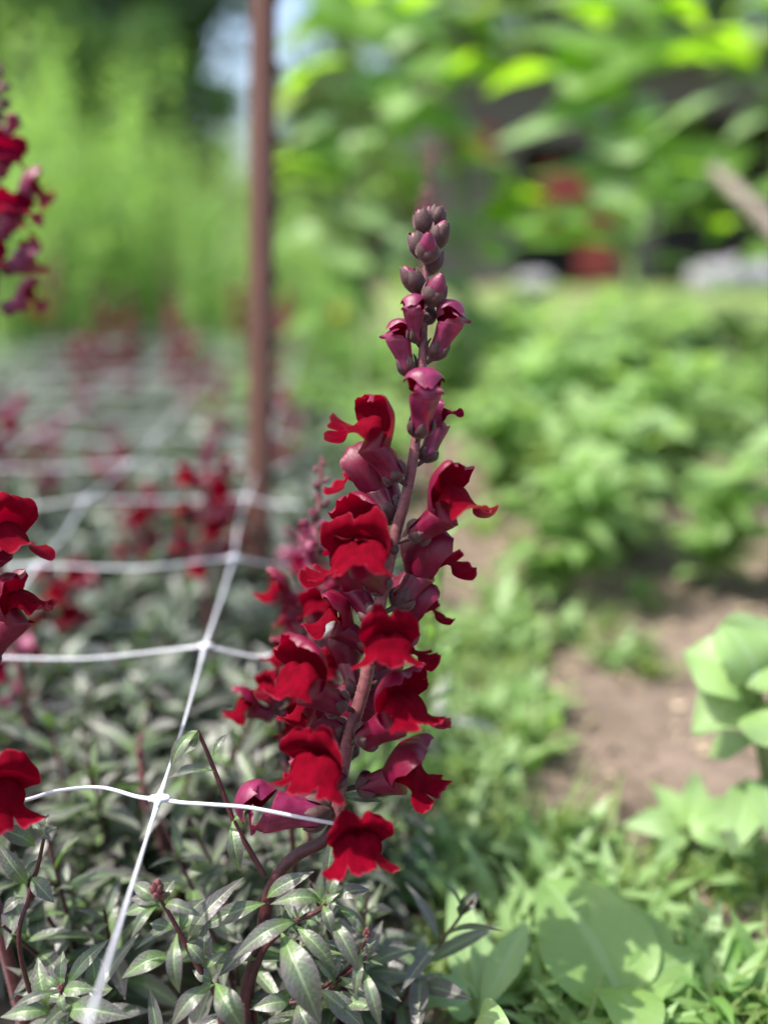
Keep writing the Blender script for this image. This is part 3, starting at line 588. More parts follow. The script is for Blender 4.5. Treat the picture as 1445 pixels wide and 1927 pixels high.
def snapdragon(base, top, f0, f1, label, seed, step=.013, group=None, bend=None, s=1.0, rad=.0026, cat='snapdragon', near=False):
    """spike from base to top; open flowers between the fractions f0..f1 of its height, buds above"""
    rng = np.random.default_rng(seed); base, top = np.asarray(base, float), np.asarray(top, float); H = np.linalg.norm(top - base)
    e = empty('snapdragon', base, label, cat, group); mid = (top - base)*.5 + (bend if bend is not None else rng.normal(0, .004, 3))
    c = spline([np.zeros(3), mid, top - base], 60)
    stem_mesh([np.array([.004, .006, -base[2]]), np.array([.001, .002, -base[2]*.4]), np.zeros(3), mid, top - base], [rad, rad, rad, rad*.9, rad*.35], 50, 8).build('stem', [STEM], e)
    d = f0*H; k = 0; a = rng.uniform(0, 6.28)
    at = lambda t: c[min(59, int(t*59))]
    ax = nrm(top - base)
    while d < H*.985:
        t = d/H; a += 2.4 + rng.normal(0, .25); hz = perp(np.array([math.cos(a), math.sin(a), 0]), ax)
        if t < f1:
            f = nrm(hz + ax*rng.uniform(.25, .75)); put(FMN[int(rng.integers(4))] if near else FM[int(rng.integers(5))], 'flower', e, at(t) + hz*.004, f, ax, s*rng.uniform(.88, 1.05)); d += step*rng.uniform(.75, 1.2)
        elif t < f1 + .12:
            f = nrm(hz*.7 + ax); put(HM[int(rng.integers(2))], 'opening_bud', e, at(t) + hz*.003, f, ax, s*rng.uniform(.62, .85)); d += step*.85
        else:
            q = (1 - t)/(1 - f1 + 1e-6); f = nrm(hz*.5 + ax); put(BM[int(rng.integers(2))], 'bud', e, at(t) + hz*.002, f, ax, s*(.5 + .75*q)); d += step*.62
    return e
# the two nearest neighbours and the ones at the edge of the frame
snapdragon(P(578, 1480, .47), P(606, 858, .47), .18, .64, 'crimson snapdragon spike slightly blurred close behind the sharp one', 301, .0072, bend=D(-.6, -.6, 0)*.002, s=.76, near=True)
e = empty('snapdragon', P(545, 1520, .45), 'small snapdragon side spike with few crimson flowers low behind the sharp stem', 'snapdragon'); b0 = np.array(e.location)
stem_mesh([np.array([.003, .01, -b0[2]]), np.zeros(3), P(530, 1400, .45) - b0, P(518, 1290, .45) - b0], [.0018, .0016, .0014, .0008], 30, 8).build('stem', [STEM_LOW], e)
for px, py, d, k, s in ((518, 1345, (-.9, .25, .4), 0, .75), (522, 1330, (-.5, .7, .5), 1, .62)):
    put(FMN[k], 'flower', e, P(px, py, .448) - b0, D(*d), UP, s)
for k, (px, py, d, s) in enumerate([(522, 1330, (.3, .9, .2), .7), (516, 1315, (-.3, .9, .2), .6), (520, 1300, (.1, 1, 0), .6), (524, 1350, (.6, .7, .3), .6)]): put(BM[k % 2], 'bud', e, P(px, py, .449) - b0, D(*d), UP, s)
for base, top, fl, label in (((-70, 1420), (-40, 860), [(-52, 1082, (.72, .55, .4), 'wide', 61, 1.1), (-46, 1250, (.62, .72, -.05), 'half', 62, 1.25), (-62, 1180, (-.6, .5, .5), 'open', 63, 1.0)], 'sharp crimson snapdragon spike cut off by the frame edge at mid height'),
                             ((-70, 1800), (-48, 1400), [(-38, 1500, (.55, .12, .8), 'wide', 64, 1.12), (-60, 1440, (-.5, .5, .5), 'half', 65, .9)], 'low crimson flower dusted with pink pollen crossed by the net string at the frame edge')):
    e = empty('snapdragon', P(*base, .385), label, 'snapdragon'); b0 = np.array(e.location)
    stem_mesh([np.array([.004, .01, -b0[2]]), np.zeros(3), (P(*top, .385) - b0)*.5 + D(1, 0, 0)*.002, P(*top, .385) - b0], [.0032, .003, .0027, .0015], 50, 12, 400).build('stem', [STEM, HAIR], e)
    for px, py, d, kd, sd0, s in fl: flower(e, P(px, py, .38) - b0, D(*d), s, kd, sd0, stem_pt=P(-56, py + 8, .385) - b0)
snapdragon(P(-22, 900, .54), P(4, 120, .54), .42, .74, 'tall blurred snapdragon spike at the frame edge rising above all others', 305, .0085, bend=np.zeros(3), s=.95)
# spikes out of focus across the bed: (top px, base px, depth, flower fractions)
FARS = [((404, 800), (392, 1150), .74, .20, .72, 'blurred crimson spike standing between the net strings left of the steel post'), ((425, 900), (420, 1150), .86, .35, .8, 'short crimson spike touching the blurred steel post behind the net'),
        ((190, 545), (205, 860), 1.75, .45, .85, 'faded pink spike at the far end of the bed, first of a row of three'), ((243, 560), (240, 870), 1.7, .4, .85, 'brightest crimson spike in the far row of three'),
        ((330, 560), (326, 860), 1.8, .42, .85, 'dusky rose spike ending the far row of three'), ((308, 480), (310, 760), 2.0, .6, .42, 'thin dark unopened spike standing up before the feathery greens'),
        ((440, 530), (452, 760), 1.85, .5, .85, 'crimson spike half hidden behind the steel post'), ((545, 545), (540, 790), 1.9, .5, .85, 'dark crimson spike just right of the steel post'),
        ((92, 790), (90, 1060), 1.15, .5, .95, 'blurred spike with one bright magenta bloom near the frame edge'), ((545, 720), (548, 960), 1.2, .35, .9, 'rose coloured spike between steel post and sharp flowers'),
        ((268, 920), (262, 1180), .92, .4, .9, 'dim crimson spike under the second net row'), ((130, 1070), (128, 1300), .74, .4, .95, 'low crimson spike beneath the nearest net row'),
        ((520, 600), (516, 860), 1.6, .3, .9, 'faded rose spike at the right edge of the bed'), ((405, 700), (400, 930), 1.3, .4, .9, 'pale rose spike midway along the bed'), ((212, 800), (224, 1020), 1.1, .45, .8, 'purple budded spike in the middle of the net'),
        ((98, 440), (100, 700), 1.9, .5, .7, 'dark purple spike behind the tall edge spike'), ((10, 740), (2, 980), .95, .4, .9, 'magenta spike peeping in beside the frame edge'), ((560, 1000), (556, 1280), .66, .35, .9, 'soft rose spike behind the second snapdragon'),
        ((2, 1230), (-4, 1400), .6, .4, .95, 'low magenta bloom at the frame edge under the sharp flowers'), ((810, 272), (812, 760), .70, .64, .60, 'mauve budded spike rising right behind the sharp tip'),
        ((262, 1390), (300, 1560), .50, .88, .5, 'short dark red budded tip behind the welded net knot'), ((238, 1575), (250, 1700), .52, .88, .5, 'reddish brown budded tip in the shade left of the net string'),
        ((350, 640), (360, 880), 1.5, .4, .9, 'rose spike between two diagonal net strings'), ((150, 640), (160, 900), 1.55, .4, .9, 'mauve spike under the farthest net strings')]
for i, (tp, bp, z, f0, f1, lab) in enumerate(FARS):
    zz = z; tp = (tp[0], tp[1] - (25 if z > 1.2 else 0)); snapdragon(P(*bp, zz*1.02), P(*tp, zz), f0, f1, lab, 400 + i, .0095 if z < 1.2 else .010, group='blurred snapdragons across the bed', near='crimson' in lab, s=.82 if z < 1.2 else .72)

# ------------------------------------------------------------------ leafy snapdragon plants filling the bed
def leafy_plant(seed, n_st=6, h=.17, spread=.05, llen=.042, lw=.010, nu=6, nv=3, nodes=8, per=3, top=True, droop=.3):
    rng = np.random.default_rng(seed); st = MB(); lf = MB()
    for k in range(n_st):
        b = np.array([rng.normal(0, spread*.35), rng.normal(0, spread*.35), 0]); d = rng.normal(0, spread, 2); hh = h*rng.uniform(.65, 1.08)
        tp = b + np.array([d[0], d[1], hh]); md = b + np.array([d[0]*.3, d[1]*.3, hh*.5]); c = spline([b, md, tp], 24)
        tube(st, [b, md, tp], [.0019, .0016, .0008], 10, 6)
        a = rng.uniform(0, 6.28)
        for q in range(nodes):
            t = .18 + .82*(q + rng.uniform(-.3, .3))/nodes if nodes > 1 else .9; p = c[int(np.clip(t, 0, 1)*23)]; a += 1.1
            for w in range(per):
                an = a + w*2*PI/per + rng.normal(0, .3); l = llen*rng.uniform(.55, 1.2)*(1.0 if t < .85 else .62); el = rng.uniform(-.35, .7) if t < .85 else rng.uniform(.3, 1.2)
                dr = np.array([math.cos(an)*math.cos(el), math.sin(an)*math.cos(el), math.sin(el)]); nn = np.array([-math.cos(an)*math.sin(el), -math.sin(an)*math.sin(el), math.cos(el)])
                put_leaf(lf, p, p + dr*l, lw*rng.uniform(.75, 1.25)*(l/llen)**.5, nn, l*rng.uniform(.05, .22)*droop*2, .3, nu, nv, twist=rng.normal(0, .5))
    return st, lf
def plant_proto(name, seed, ms, ml_, label, cat, group, stem_name='stem', leaf_name='foliage', **k):
    st, lf = leafy_plant(seed, **k); e = empty(name, (0, 0, 0), label, cat, group); st.build(stem_name, [ms], e); lf.build(leaf_name, [ml_], e); return e
def on_bed(i, j): return NODE0*np.array([1, 1, 0]) + AX*i - BX*j
rng = np.random.default_rng(77)
GBED = 'leafy snapdragon plants packed under the net'; LBED = 'grey green snapdragon plant packed among its like under the white net'
near = [plant_proto('snapdragon_plant', 600 + k, STEM_LOW, LEAF, LBED, 'snapdragon plant', GBED, n_st=5, h=.150, spread=.034, llen=.046, lw=.0098, nu=11, nv=5, nodes=8, per=3) for k in range(4)]
far = [plant_proto('snapdragon_plant', 620 + k, STEM_LOW, LEAF_FAR, LBED, 'snapdragon plant', GBED, n_st=6, h=.098, spread=.042, llen=.052, lw=.0145, nu=6, nv=3, nodes=7, per=3) for k in range(4)]
used = set(); cnt = 0
def place(protos, idx, loc, rz, sc=1.0):
    e = protos[idx]
    if e in used: e = copy_tree(e)
    else: used.add(e)
    e.location = loc; e.rotation_euler = (0, 0, rz); e.scale = (sc, sc, sc); return e
y = -.12
while y < 2.15:
    stp = .064 if y < .3 else .085
    j = -.095
    while j < 1.35:
        p = on_bed(y + rng.uniform(-.02, .02), j + rng.uniform(-.02, .02)); px, py, z = proj(p + np.array([0, 0, .12]))
        okf = z > .30 and -140 < px < 760 and py < 2250
        sc = rng.uniform(.82, 1.12)
        if z < .42 and j < .10: okf = okf and py - 0 < 2600 and (p[1] > .30)
        if okf and z > .50 and z < .95 and 385 < px < 600 and rng.random() < .88: okf = False
        if okf:
            nr = z < .62; q = int(rng.integers(4)); place(near if nr else far, q, (p[0], p[1], -.015 if nr else 0), rng.uniform(0, 6.28), sc*(.86 if nr else 1)); cnt += 1
        j += stp
    y += stp
print('bed plants', cnt)
# ================================================================== ground
def sheet(name, xs, ys, hf, m, kind='structure'):
    X, Y = np.meshgrid(xs, ys, indexing='ij'); g = np.stack([X, Y, hf(X, Y)], -1); o = MB().grid(g, 0).build(name, [m]); return tag(o, kind=kind)
rgs = np.random.default_rng(3); WV = [(rgs.uniform(3, 60), rgs.uniform(0, 6.28), rgs.uniform(0, 6.28)) for _ in range(40)]
def relief(X, Y):
    z = np.zeros_like(X)
    for k, a, ph in WV: z += .55/k*.045*np.sin(k*(X*math.cos(a) + Y*math.sin(a)) + ph)*(1 + .5*np.sin(.4*k*(Y*math.cos(a) - X*math.sin(a)) + ph*2))
    return z
def soil_h(X, Y):
    d = np.hypot(X, Y - .5); return relief(X, Y)*np.clip(1.6 - d/2.5, 0, 1) - .004*(d > 3)
ex = lambda a, n, far: np.concatenate([-np.geomspace(far, a, 14)[:-1], np.linspace(-a, a, n), np.geomspace(a, far, 14)[1:]])
sheet('soil', ex(1.4, 150, 900), np.concatenate([[-900, -60, -5], np.linspace(-.5, 2.6, 160), np.geomspace(2.7, 900, 16)]), soil_h, SOIL)
sheet('lawn', np.concatenate([-np.geomspace(60, 2, 10), np.linspace(-1.8, 3.5, 60), np.geomspace(3.7, 60, 10)]), np.concatenate([np.linspace(2.7, 7, 60), np.geomspace(7.2, 60, 12)]), lambda X, Y: .006 + .012*np.sin(X*7 + Y*3)*np.sin(Y*5) + .010*np.sin(X*13 - 1) , LAWN)
# crumbs and pebbles of soil
mb = MB(); rng = np.random.default_rng(8); ico = []
PHI = (1 + 5**.5)/2; iv = np.array([(-1, PHI, 0), (1, PHI, 0), (-1, -PHI, 0), (1, -PHI, 0), (0, -1, PHI), (0, 1, PHI), (0, -1, -PHI), (0, 1, -PHI), (PHI, 0, -1), (PHI, 0, 1), (-PHI, 0, -1), (-PHI, 0, 1)])/1.9
fi = [(0, 11, 5), (0, 5, 1), (0, 1, 7), (0, 7, 10), (0, 10, 11), (1, 5, 9), (5, 11, 4), (11, 10, 2), (10, 7, 6), (7, 1, 8), (3, 9, 4), (3, 4, 2), (3, 2, 6), (3, 6, 8), (3, 8, 9), (4, 9, 5), (2, 4, 11), (6, 2, 10), (8, 6, 7), (9, 8, 1)]
for k in range(4200):
    if k < 2600: p = np.array([rng.uniform(-.04, .22), rng.uniform(.16, .62), 0])
    else: p = np.array([rng.uniform(.0, .7), rng.uniform(.3, 1.5), 0])
    r = rng.choice([.0012, .0018, .0028, .0045], p=[.4, .35, .2, .05])*(1 if k < 2600 else 1.5)
    p[2] = float(relief(p[0], p[1])) + r*.25
    mb.add(p + iv*rng.uniform(.6, 1.15, (12, 1))*r*np.array([1, 1, .75]), fi, np.zeros((12, 2)))
tag(mb.build('soil_crumbs', [SOIL]), kind='stuff')

# ------------------------------------------------------------------ steel post
pb = onplane(486, 1195, 0); zt = proj(pb)[2]; pt = P(497, -130, zt*1.0 - .10)
e = empty('garden_post', pb, 'brown studded steel post standing behind the netting', 'steel post')
axp = nrm(pt - pb); Hh = np.linalg.norm(pt - pb); xx = perp(np.array([1.0, .18, 0]), axp); yy = np.cross(axp, xx)
prof = np.array([(-.0125, -.002), (-.0035, -.0035), (-.0028, -.0125), (.0028, -.0125), (.0035, -.0035), (.0125, -.002), (.0125, .0022), (-.0125, .0022)])*1.02
g = np.array([[axp*h + xx*a + yy*b for a, b in prof] for h in np.linspace(-.25, Hh, 40)])
o = MB().grid(g, 0, wrap=True, flip=True).build('post', [RUST], e)
for pl in o.data.polygons: pl.use_smooth = False
for k in range(19):
    h = .04 + k*.066
    if h > Hh: break
    c = axp*h + xx*.0120 - yy*.001; u = np.linspace(0, 1, 6)[:, None]; a = np.linspace(0, 2*PI, 10, endpoint=False)[None, :]
    r = np.array([.0058, .0058, .0055, .0045, .003, .0003])[:, None]
    g = c + (u*.0052)[..., None]*xx + (r*np.cos(a))[..., None]*axp*1.25 + (r*np.sin(a))[..., None]*yy
    MB().grid(g, 0, wrap=True).build('stud', [STUD], e)

# ------------------------------------------------------------------ fresh green plants right of the path
def bush(seed, n_st, h, spread, llen, lw, nu=6, nv=3, pairs=6, shape='ovate', droop=.5, el=(-.3, .6), wave=.03, rad=.003):
    rng = np.random.default_rng(seed); st = MB(); lf = MB()
    for k in range(n_st):
        a0 = rng.uniform(0, 6.28); d = spread*math.sqrt(rng.uniform(.02, 1)); hh = h*rng.uniform(.6, 1.05)
        tp = np.array([math.cos(a0)*d, math.sin(a0)*d, hh]); md = np.array([tp[0]*.35, tp[1]*.35, hh*.55]); c = spline([np.zeros(3), md, tp], 24)
        tube(st, [np.zeros(3), md, tp], [rad, rad*.8, rad*.4], 10, 6); a = rng.uniform(0, 6.28)
        for q in range(pairs):
            t = .15 + .85*(q + rng.uniform(0, .6))/pairs; p = c[int(np.clip(t, 0, 1)*23)]; a += 1.57 + rng.normal(0, .3)
            for w in range(2):
                an = a + w*PI + rng.normal(0, .25); l = llen*rng.uniform(.6, 1.2)*(1 - .35*max(0, t - .7)/.3); e_ = rng.uniform(*el)
                dr = np.array([math.cos(an)*math.cos(e_), math.sin(an)*math.cos(e_), math.sin(e_)]); nn = np.array([-math.cos(an)*math.sin(e_), -math.sin(an)*math.sin(e_), math.cos(e_)])
                put_leaf(lf, p, p + dr*l, lw*l/llen*rng.uniform(.8, 1.2), nn, l*rng.uniform(.05, .2)*droop*2, .22, nu, nv, shape=shape, wave=wave, seed=k + q, twist=rng.normal(0, .3))
    return st, lf
def bush_proto(name, seed, ml2, label, cat, group, **k):
    st, lf = bush(seed, **k); e = empty(name, (0, 0, 0), label, cat, group); st.build('stem', [GSTEM], e); lf.build('foliage', [ml2], e); return e
rng = np.random.default_rng(21)
G1 = 'leafy green plants along the right of the path'; L1 = 'leafy fresh green plant standing in the row right of the soil path'
gp = [bush_proto('leafy_plant', 700 + k, GREEN, L1, 'garden plant', G1, n_st=6, h=.27, spread=.13, llen=.095, lw=.044, pairs=5) for k in range(3)]
gq = [bush_proto('leafy_plant', 710 + k, PALE, L1, 'garden plant', G1, n_st=6, h=.22, spread=.13, llen=.11, lw=.042, pairs=5, shape='lance') for k in range(2)]
gr = [bush_proto('leafy_plant', 716 + k, FEATHER, L1, 'garden plant', G1, n_st=11, h=.25, spread=.12, llen=.06, lw=.016, pairs=9, shape='lance') for k in range(2)]
spots = []
for Y in np.arange(.71, 2.75, .15):
    for X in np.arange(.22, 1.75, .16):
        x = X - .055*(Y - .8) + rng.normal(0, .035); yv = Y + rng.normal(0, .035); px, py, z = proj((x, yv, .12))
        x += rng.normal(0, .05); yv += rng.normal(0, .04)
        if x < .17 + .12*max(0, 1.15 - Y) or px > 1560 or rng.random() < .16: continue
        spots.append((x, yv))
for x, yv in spots:
    pr = (gp, gq, gr)[int(rng.choice(3, p=[.4, .35, .25]))]; place(pr, int(rng.integers(len(pr))), (x, yv, 0), rng.uniform(0, 6.28), rng.uniform(.5, 1.2))
# low growth at the far end of the path and beyond the bed
G2 = 'low green plants where the path fades'; L2 = 'low soft green plant growing where the path fades away'
lo = [bush_proto('low_plant', 730 + k, FEATHER if k else GREEN, L2, 'garden plant', G2, n_st=8, h=.17, spread=.13, llen=.06, lw=.022, pairs=5, shape='lance') for k in range(3)]
for Y in np.arange(1.35, 2.9, .17):
    for X in np.arange(-.12, .42, .15):
        x = X - .055*Y + rng.normal(0, .04)
        if Y < 1.7 and .03 < x < .2: continue
        place(lo, int(rng.integers(3)), (x, Y + rng.normal(0, .04), 0), rng.uniform(0, 6.28), rng.uniform(.6, 1.15))
# weeds in the path
G3 = 'grassy weeds on the soil path'; L3 = 'small tuft of grassy weed on the soil path'
def tuft(seed, n, h, wd, m):
    rng = np.random.default_rng(seed); lf = MB()
    for k in range(n):
        a = rng.uniform(0, 6.28); l = h*rng.uniform(.5, 1.15); e_ = rng.uniform(.25, 1.3); b = np.array([rng.normal(0, h*.18), rng.normal(0, h*.18), 0])
        dr = np.array([math.cos(a)*math.cos(e_), math.sin(a)*math.cos(e_), math.sin(e_)]); nn = np.array([-math.cos(a)*math.sin(e_), -math.sin(a)*math.sin(e_), math.cos(e_)])
        put_leaf(lf, b, b + dr*l, wd*rng.uniform(.7, 1.3), nn, l*.14, .2, 6, 3, shape='blade')
    return lf.mesh('grass_tuft', [m])
tm = [tuft(750 + k, 26, .055, .0042, GRASSM) for k in range(3)] + [tuft(760 + k, 13, .05, .016, (GREEN, PALE)[k]) for k in range(2)]
for k in range(185):
    q = rng.random()*1.22
    if q < .40: px, py = rng.normal(885, 60), rng.uniform(1180, 1700)
    elif q < .62: px, py = rng.normal(1000, 70), rng.uniform(1330, 1480)
    elif q < .8: px, py = rng.uniform(780, 1445), rng.uniform(1560, 1990)
    elif q < 1: px, py = rng.uniform(830, 1250), rng.uniform(930, 1330)
    else: px, py = rng.uniform(960, 1460), rng.uniform(1640, 1990)
    if px < 790 + max(0, (py - 1500)*.05): continue
    if ((px - 1180)/190)**2 + ((py - 1440)/150)**2 < 1: continue
    p = onplane(px, py); s_ = rng.uniform(.5, 1.05)*(1 if p[1] < .8 else 1.25)
    o = link('grass_tuft', tm[int(rng.integers(2, 5)) if q >= 1 or rng.random() < .5 else int(rng.integers(5))], None, (p[0], p[1], float(relief(p[0], p[1])))); o.rotation_euler = (0, 0, rng.uniform(0, 6.28)); o.scale = (s_, s_, s_*.9); tag(o, L3, 'weed', G3)
mb = MB(); rng = np.random.default_rng(91)
for k in range(260):
    px, py = rng.uniform(740, 1460), rng.uniform(1000, 1960); p = onplane(px, py); p[2] = float(relief(p[0], p[1])) + .0025; a = rng.uniform(0, 6.28); l = rng.uniform(.006, .035)
    put_leaf(mb, p, p + np.array([math.cos(a)*l, math.sin(a)*l, rng.uniform(0, .004)]), rng.choice([.0015, .002, .006, .010])*rng.uniform(.7, 1.2), np.array([rng.normal(0, .3), rng.normal(0, .3), 1]), .001, .2, 5, 3)
tag(mb.build('straw_litter', [plain('dry_straw', (.30, .23, .14), (.45, .37, .25), 60, .8)]), kind='stuff')
# broad leaved weeds nearer the camera
def broad(label, foot, z0, leaves, m=GREEN, name='broad_leaved_weed', cat='weed', stem_r=.0016):
    b0 = onplane(*foot); e = empty(name, b0, label, cat); st = MB()
    for i, (bx, by, tx, ty, za, zb, w, bd, shp) in enumerate(leaves):
        zg = lambda y: 1625*.4/(math.cos(TH)*(y - 454)); za, zb = zg(by)*(1 - za/.4), zg(ty)*(1 - zb/.4)
        B, T = P(bx, by, za) - b0, P(tx, ty, zb) - b0; tube(st, [np.zeros(3), B*.5 + np.array([0, 0, .006]), B], [stem_r, stem_r, stem_r*.7], 8, 6)
        mb = MB(); put_leaf(mb, B, T, w*(za + zb)/2/FPX, nrm(-.5*FW + np.array([.05, 0, 1])), bd*.01, .16, 21, 11, shape=shp, wave=.05, seed=i, twist=.25*(-1)**i); mb.build('leaf', [m], e)
    st.build('stem', [GSTEM], e); return e
broad('wide green leaf lying low among the weeds in the near corner', (1160, 1960), 0, [(1175, 1900, 1020, 1650, .02, .035, 215, 1.2, 'ovate'), (1175, 1880, 1130, 1650, .02, .03, 120, 1.2, 'lance'), (1165, 1860, 1215, 2010, .03, .03, 130, .6, 'ovate'), (1150, 1880, 1320, 1790, .02, .03, 90, .8, 'lance'), (1190, 1880, 1240, 1700, .02, .03, 80, .8, 'lance')], GREEN)
broad('upright weed of narrow leaves left of the widest leaf', (905, 1950), 0, [(900, 1900, 850, 1650, .02, .04, 80, .5, 'ovate'), (905, 1900, 905, 1710, .02, .04, 46, .4, 'lance'), (900, 1910, 1000, 1720, .02, .04, 60, .6, 'lance'), (890, 1910, 790, 1830, .02, .03, 70, .5, 'ovate'), (900, 1920, 960, 1930, .06, .07, 70, .4, 'ovate'), (880, 1860, 770, 1900, .04, .04, 60, .4, 'ovate')], PALE)
broad('leafy weed sprawling over bare soil near the frame edge', (1290, 1620), 0, [(1280, 1560, 1170, 1555, .03, .03, 60, .6, 'ovate'), (1290, 1560, 1220, 1470, .03, .04, 56, .5, 'ovate'), (1300, 1560, 1430, 1510, .04, .04, 64, .6, 'ovate'), (1300, 1570, 1380, 1600, .04, .03, 44, .5, 'ovate'), (1280, 1570, 1230, 1625, .03, .03, 40, .4, 'ovate'), (1300, 1550, 1310, 1450, .04, .05, 50, .4, 'ovate')], PALE)
broad('bright green big leaved plant at the frame edge above the bare soil', (1450, 1560), 0, [(1425, 1300, 1285, 1225, .14, .15, 190, .8, 'ovate'), (1430, 1310, 1300, 1380, .13, .11, 150, 1.0, 'ovate'), (1410, 1290, 1490, 1160, .15, .16, 190, .8, 'ovate'), (1415, 1340, 1520, 1420, .13, .12, 170, .8, 'ovate'), (1425, 1400, 1330, 1425, .10, .08, 64, .6, 'lance'), (1410, 1470, 1375, 1610, .07, .06, 76, .6, 'lance'), (1420, 1280, 1360, 1170, .15, .18, 150, .6, 'ovate'), (1430, 1470, 1460, 1600, .08, .06, 76, .6, 'ovate')], PALE, 'leafy_plant', 'garden plant', .003)
broad('yellow green seedling weeds at the bottom frame edge', (1330, 1900), 0, [(1330, 1850, 1290, 1740, .02, .03, 36, .4, 'lance'), (1330, 1850, 1400, 1760, .02, .03, 40, .4, 'lance'), (1335, 1860, 1420, 1850, .02, .03, 34, .4, 'lance'), (1325, 1860, 1260, 1830, .02, .03, 34, .4, 'lance'), (1335, 1880, 1380, 1930, .02, .03, 34, .4, 'lance')], FEATHER)
broad('pale leaf standing out diagonally above the low green row', (1040, 900), 0, [(1025, 760, 1200, 590, .17, .24, 70, 1.5, 'lance'), (1020, 770, 960, 700, .16, .2, 60, 1.0, 'lance')], PALE, 'leafy_plant', 'garden plant', .003)
# bright feathery stems right behind the sharp flowers
def feathery(seed, n_st, h, spread, bl, bw, per, m, nu=4, rad=.0016, lean=(0, 0)):
    rng = np.random.default_rng(seed); st = MB(); lf = MB()
    for k in range(n_st):
        a0 = rng.uniform(0, 6.28); d = spread*math.sqrt(rng.uniform(0, 1)); hh = h*rng.uniform(.55, 1.05); b = np.array([math.cos(a0)*d*.6, math.sin(a0)*d*.6, 0])
        tp = b + np.array([math.cos(a0)*d*.6 + lean[0]*hh, math.sin(a0)*d*.6 + lean[1]*hh, hh]); c = spline([b, (b + tp)/2, tp], 20); tube(st, [b, (b + tp)/2, tp], [rad, rad*.8, rad*.4], 6, 5)
        for q in range(per):
            t = .08 + .92*q/per; p = c[int(min(.999, t)*20)]; an = q*2.4 + rng.normal(0, .4); e_ = rng.uniform(-.2, 1.0); l = bl*rng.uniform(.5, 1.2)*(1.1 - .5*t)
            dr = np.array([math.cos(an)*math.cos(e_), math.sin(an)*math.cos(e_), math.sin(e_)]); put_leaf(lf, p, p + dr*l, bw*rng.uniform(.6, 1.3), np.array([-dr[0]*dr[2], -dr[1]*dr[2], 1 - dr[2]**2 + .01]), l*.12, .2, nu, 3, twist=rng.normal(0, .5))
    return st, lf
def feathery_plant(name, loc, seed, label, cat, group=None, m=FEATHER, sm=GSTEM, **k):
    st, lf = feathery(seed, m=m, **k); e = empty(name, loc, label, cat, group); st.build('stem', [sm], e); lf.build('foliage', [m], e); return e
b0 = onplane(715, 1560, 0); feathery_plant('feathery_plant', (b0[0], .50, 0), 801, 'fine leaved bright green plant growing up behind the sharp flower spike', 'garden plant', n_st=7, h=.30, spread=.05, bl=.035, bw=.0045, per=34, nu=5)
# ------------------------------------------------------------------ feathery greens past the bed
G4 = 'tall feathery greens past the far end of the bed'; L4 = 'tall feathery light green plant past the far end of the bed'
fp = [feathery_plant('feathery_plant', (0, 0, 0), 830 + k, L4, 'garden plant', G4, m=(GREEN, DARKLEAF)[k], n_st=12, h=.85, spread=.26, bl=.12, bw=.016, per=46, rad=.004) for k in range(2)] + [feathery_plant('feathery_plant', (0, 0, 0), 820 + k, L4, 'garden plant', G4, n_st=16, h=.95, spread=.26, bl=.11, bw=.011, per=62, rad=.004) for k in range(4)]
rng = np.random.default_rng(33)
for Y in np.arange(2.35, 4.4, .30):
    for X in np.arange(-2.3, .15, .30):
        x = X + rng.normal(0, .07); yv = Y + rng.normal(0, .07); px, py, z = proj((x, yv, .5))
        if px < -160 or px > 640: continue
        hs = (.62 + .20*(Y - 2.35))*rng.uniform(.75, 1.15)*(1.2 if px < 260 else 1.0 if px < 400 else .72)
        place(fp, int(rng.integers(6)), (x, yv, 0), rng.uniform(0, 6.28), hs)
# orange blooms among them
for px, py, z, r, lab in ((76, 592, 2.2, .045, 'soft orange round bloom low at the far left end of the bed'), (62, 535, 2.4, .04, 'pale orange bloom above the other one at the far left'), (85, 370, 2.4, .035, 'peach bloom beside the tall edge spike'), (632, 606, 2.6, .05, 'yellow orange bloom past the bed right of the steel post')):
    p = P(px, py, z); e = empty('orange_flower', (p[0], p[1], 0), lab, 'flower'); b0 = np.array(e.location); mb = MB(); st = MB(); tube(st, [np.zeros(3), (p - b0)*.5 + np.array([.01, 0, 0]), p - b0], [.003, .003, .002], 10, 6); st.build('stem', [GSTEM], e)
    for k in range(26):
        a = k*2.4; e_ = .15 + 1.1*k/26; dr = np.array([math.cos(a)*math.cos(e_), math.sin(a)*math.cos(e_), math.sin(e_)]); put_leaf(mb, p - b0, p - b0 + dr*r*rng.uniform(.85, 1.1), r*.55, np.array([-dr[0]*dr[2], -dr[1]*dr[2], 1.01 - dr[2]**2]), -.15*r, .2, 6, 5, shape='ovate')
    mb.build('flower_head', [ORANGE], e)

